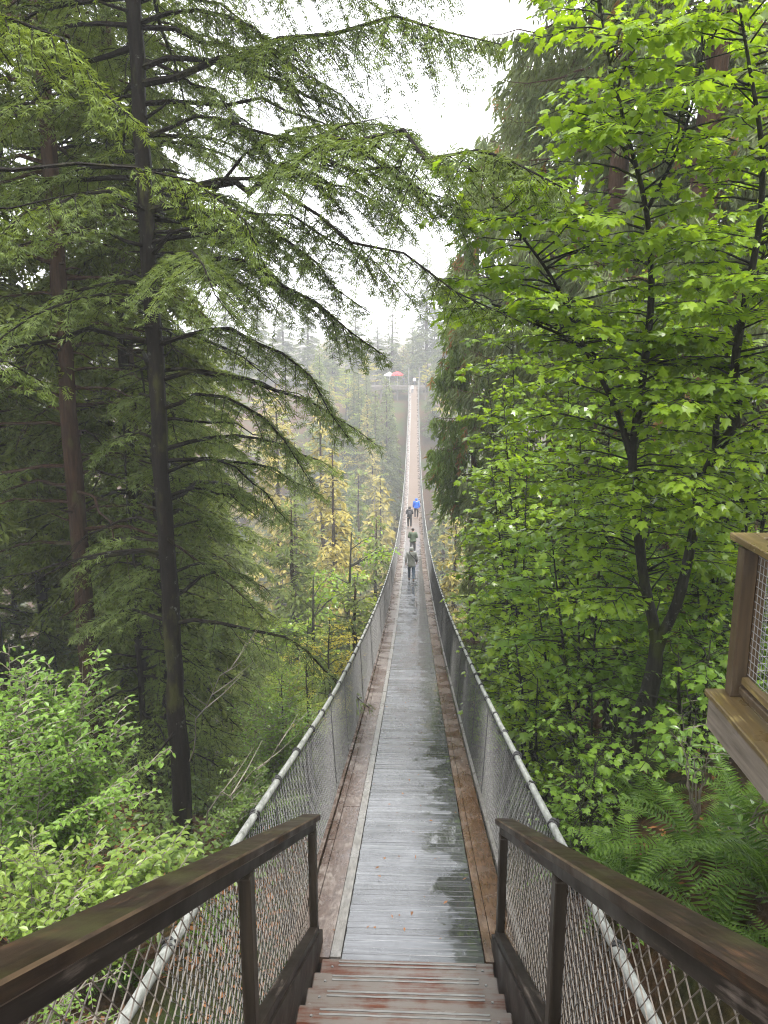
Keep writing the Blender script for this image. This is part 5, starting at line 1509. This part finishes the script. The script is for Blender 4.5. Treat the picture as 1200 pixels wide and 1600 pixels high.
    skin_obj('nose', [(0, 0.098, head + 0.01), (0, 0.122, head - 0.025)], [(0, 1)], [0.010, 0.014], SKIN, e)
    if backpack:
        bm_ = flat_mat('backpack_cloth', backpack)
        b = skin_obj('backpack', [(0, -0.21, 1.02), (0, -0.215, 1.22), (0, -0.20, 1.40)], [(0, 1), (1, 2)], [(0.15, 0.085), (0.16, 0.095), (0.12, 0.07)], bm_, e)
        for sx in (-0.09, 0.09):
            skin_obj('strap', [(sx, -0.15, 1.44), (sx, 0.02, 1.51), (sx, 0.15, 1.36), (sx * 1.2, 0.16, 1.2)], [(0, 1), (1, 2), (2, 3)], [0.02] * 4, bm_, b)
    if strap:
        sm = flat_mat('strap_leather', strap)
        b = skin_obj('shoulder_bag', [(0.23, -0.04, 0.98), (0.25, -0.02, 1.10)], [(0, 1)], [(0.06, 0.11), (0.05, 0.10)], sm, e)
        skin_obj('strap', [(-0.11, 0.02, 1.515), (-0.07, -0.135, 1.42), (0.06, -0.165, 1.27), (0.2, -0.12, 1.10)], [(0, 1), (1, 2), (2, 3)], [0.016] * 4, sm, b)
    return e

def lat(px, d, zdrop=0.0):
    return float(P(px, 800, d)[0]) - XC
person(-0.02 + lat(644, 32.8), 32.8, 1.66, 'walker in a grey hooded coat and blue jeans with a dark shoulder strap, nearest', (0.33, 0.34, 0.31), (0.09, 0.13, 0.18), (0.02, 0.02, 0.02), (0.3, 0.26, 0.2), 0.22, 0.2, 1, hood=True, strap=(0.015, 0.015, 0.018))
person(lat(645.5, 42), 42, 1.72, 'walker in an olive green jacket and grey trousers just ahead of the grey coat', (0.075, 0.105, 0.065), (0.16, 0.16, 0.17), (0.03, 0.03, 0.03), (0.03, 0.02, 0.015), 0.08, 0.18, -1, arms='in')
person(lat(640, 55), 55, 1.72, 'walker dressed in black with a dark backpack, left of the blue jacket', (0.022, 0.022, 0.026), (0.012, 0.012, 0.014), (0.3, 0.28, 0.26), (0.02, 0.015, 0.012), 0.04, 0.14, 1, hood=True, backpack=(0.035, 0.035, 0.04), arms='in')
person(lat(650.5, 60), 60, 1.74, 'walker in a bright blue jacket and dark trousers, farthest of the four', (0.02, 0.13, 0.62), (0.03, 0.025, 0.03), (0.25, 0.2, 0.16), (0.03, 0.025, 0.02), 0.06, 0.18, -1, hood=True)
person(lat(643, 137), 137, 1.72, 'small figure in a pale jacket stepping off the far end of the bridge', (0.62, 0.62, 0.62), (0.1, 0.1, 0.12), (0.03, 0.03, 0.03), (0.04, 0.03, 0.02))
person(lat(646, 144.2), 144.2, 1.72, 'small figure in white at the far gate posts', (0.7, 0.7, 0.7), (0.08, 0.08, 0.1), (0.03, 0.03, 0.03), (0.04, 0.03, 0.02))
person(-1.9, 144.5, 1.7, 'small figure in a dark coat at the far landing railing', (0.08, 0.08, 0.1), (0.05, 0.05, 0.06), (0.03, 0.03, 0.03), (0.04, 0.03, 0.02), arms='in')

# ------------------------------------------------------------------ mist
hz = bpy.data.meshes.new('haze')
bm = bmesh.new()
bmesh.ops.create_cube(bm, size=1.0)
for v in bm.verts:
    v.co = Vector((v.co.x * 760, -260 + (v.co.y + 0.5) * 720, CAMZ - 64 + (v.co.z + 0.5) * 124))
bm.to_mesh(hz); bm.free()
hm, hnt, hout = new_mat('canyon_mist')
pv = hnt.nodes.new('ShaderNodeVolumePrincipled')
pv.inputs['Color'].default_value = (0.95, 0.97, 1.0, 1)
pv.inputs['Density'].default_value = 0.0016
pv.inputs['Anisotropy'].default_value = 0.0
hnt.links.new(pv.outputs[0], hout.inputs['Volume'])
hz.materials.append(hm)
ho = link('haze', hz)
tag(ho, kind='stuff')
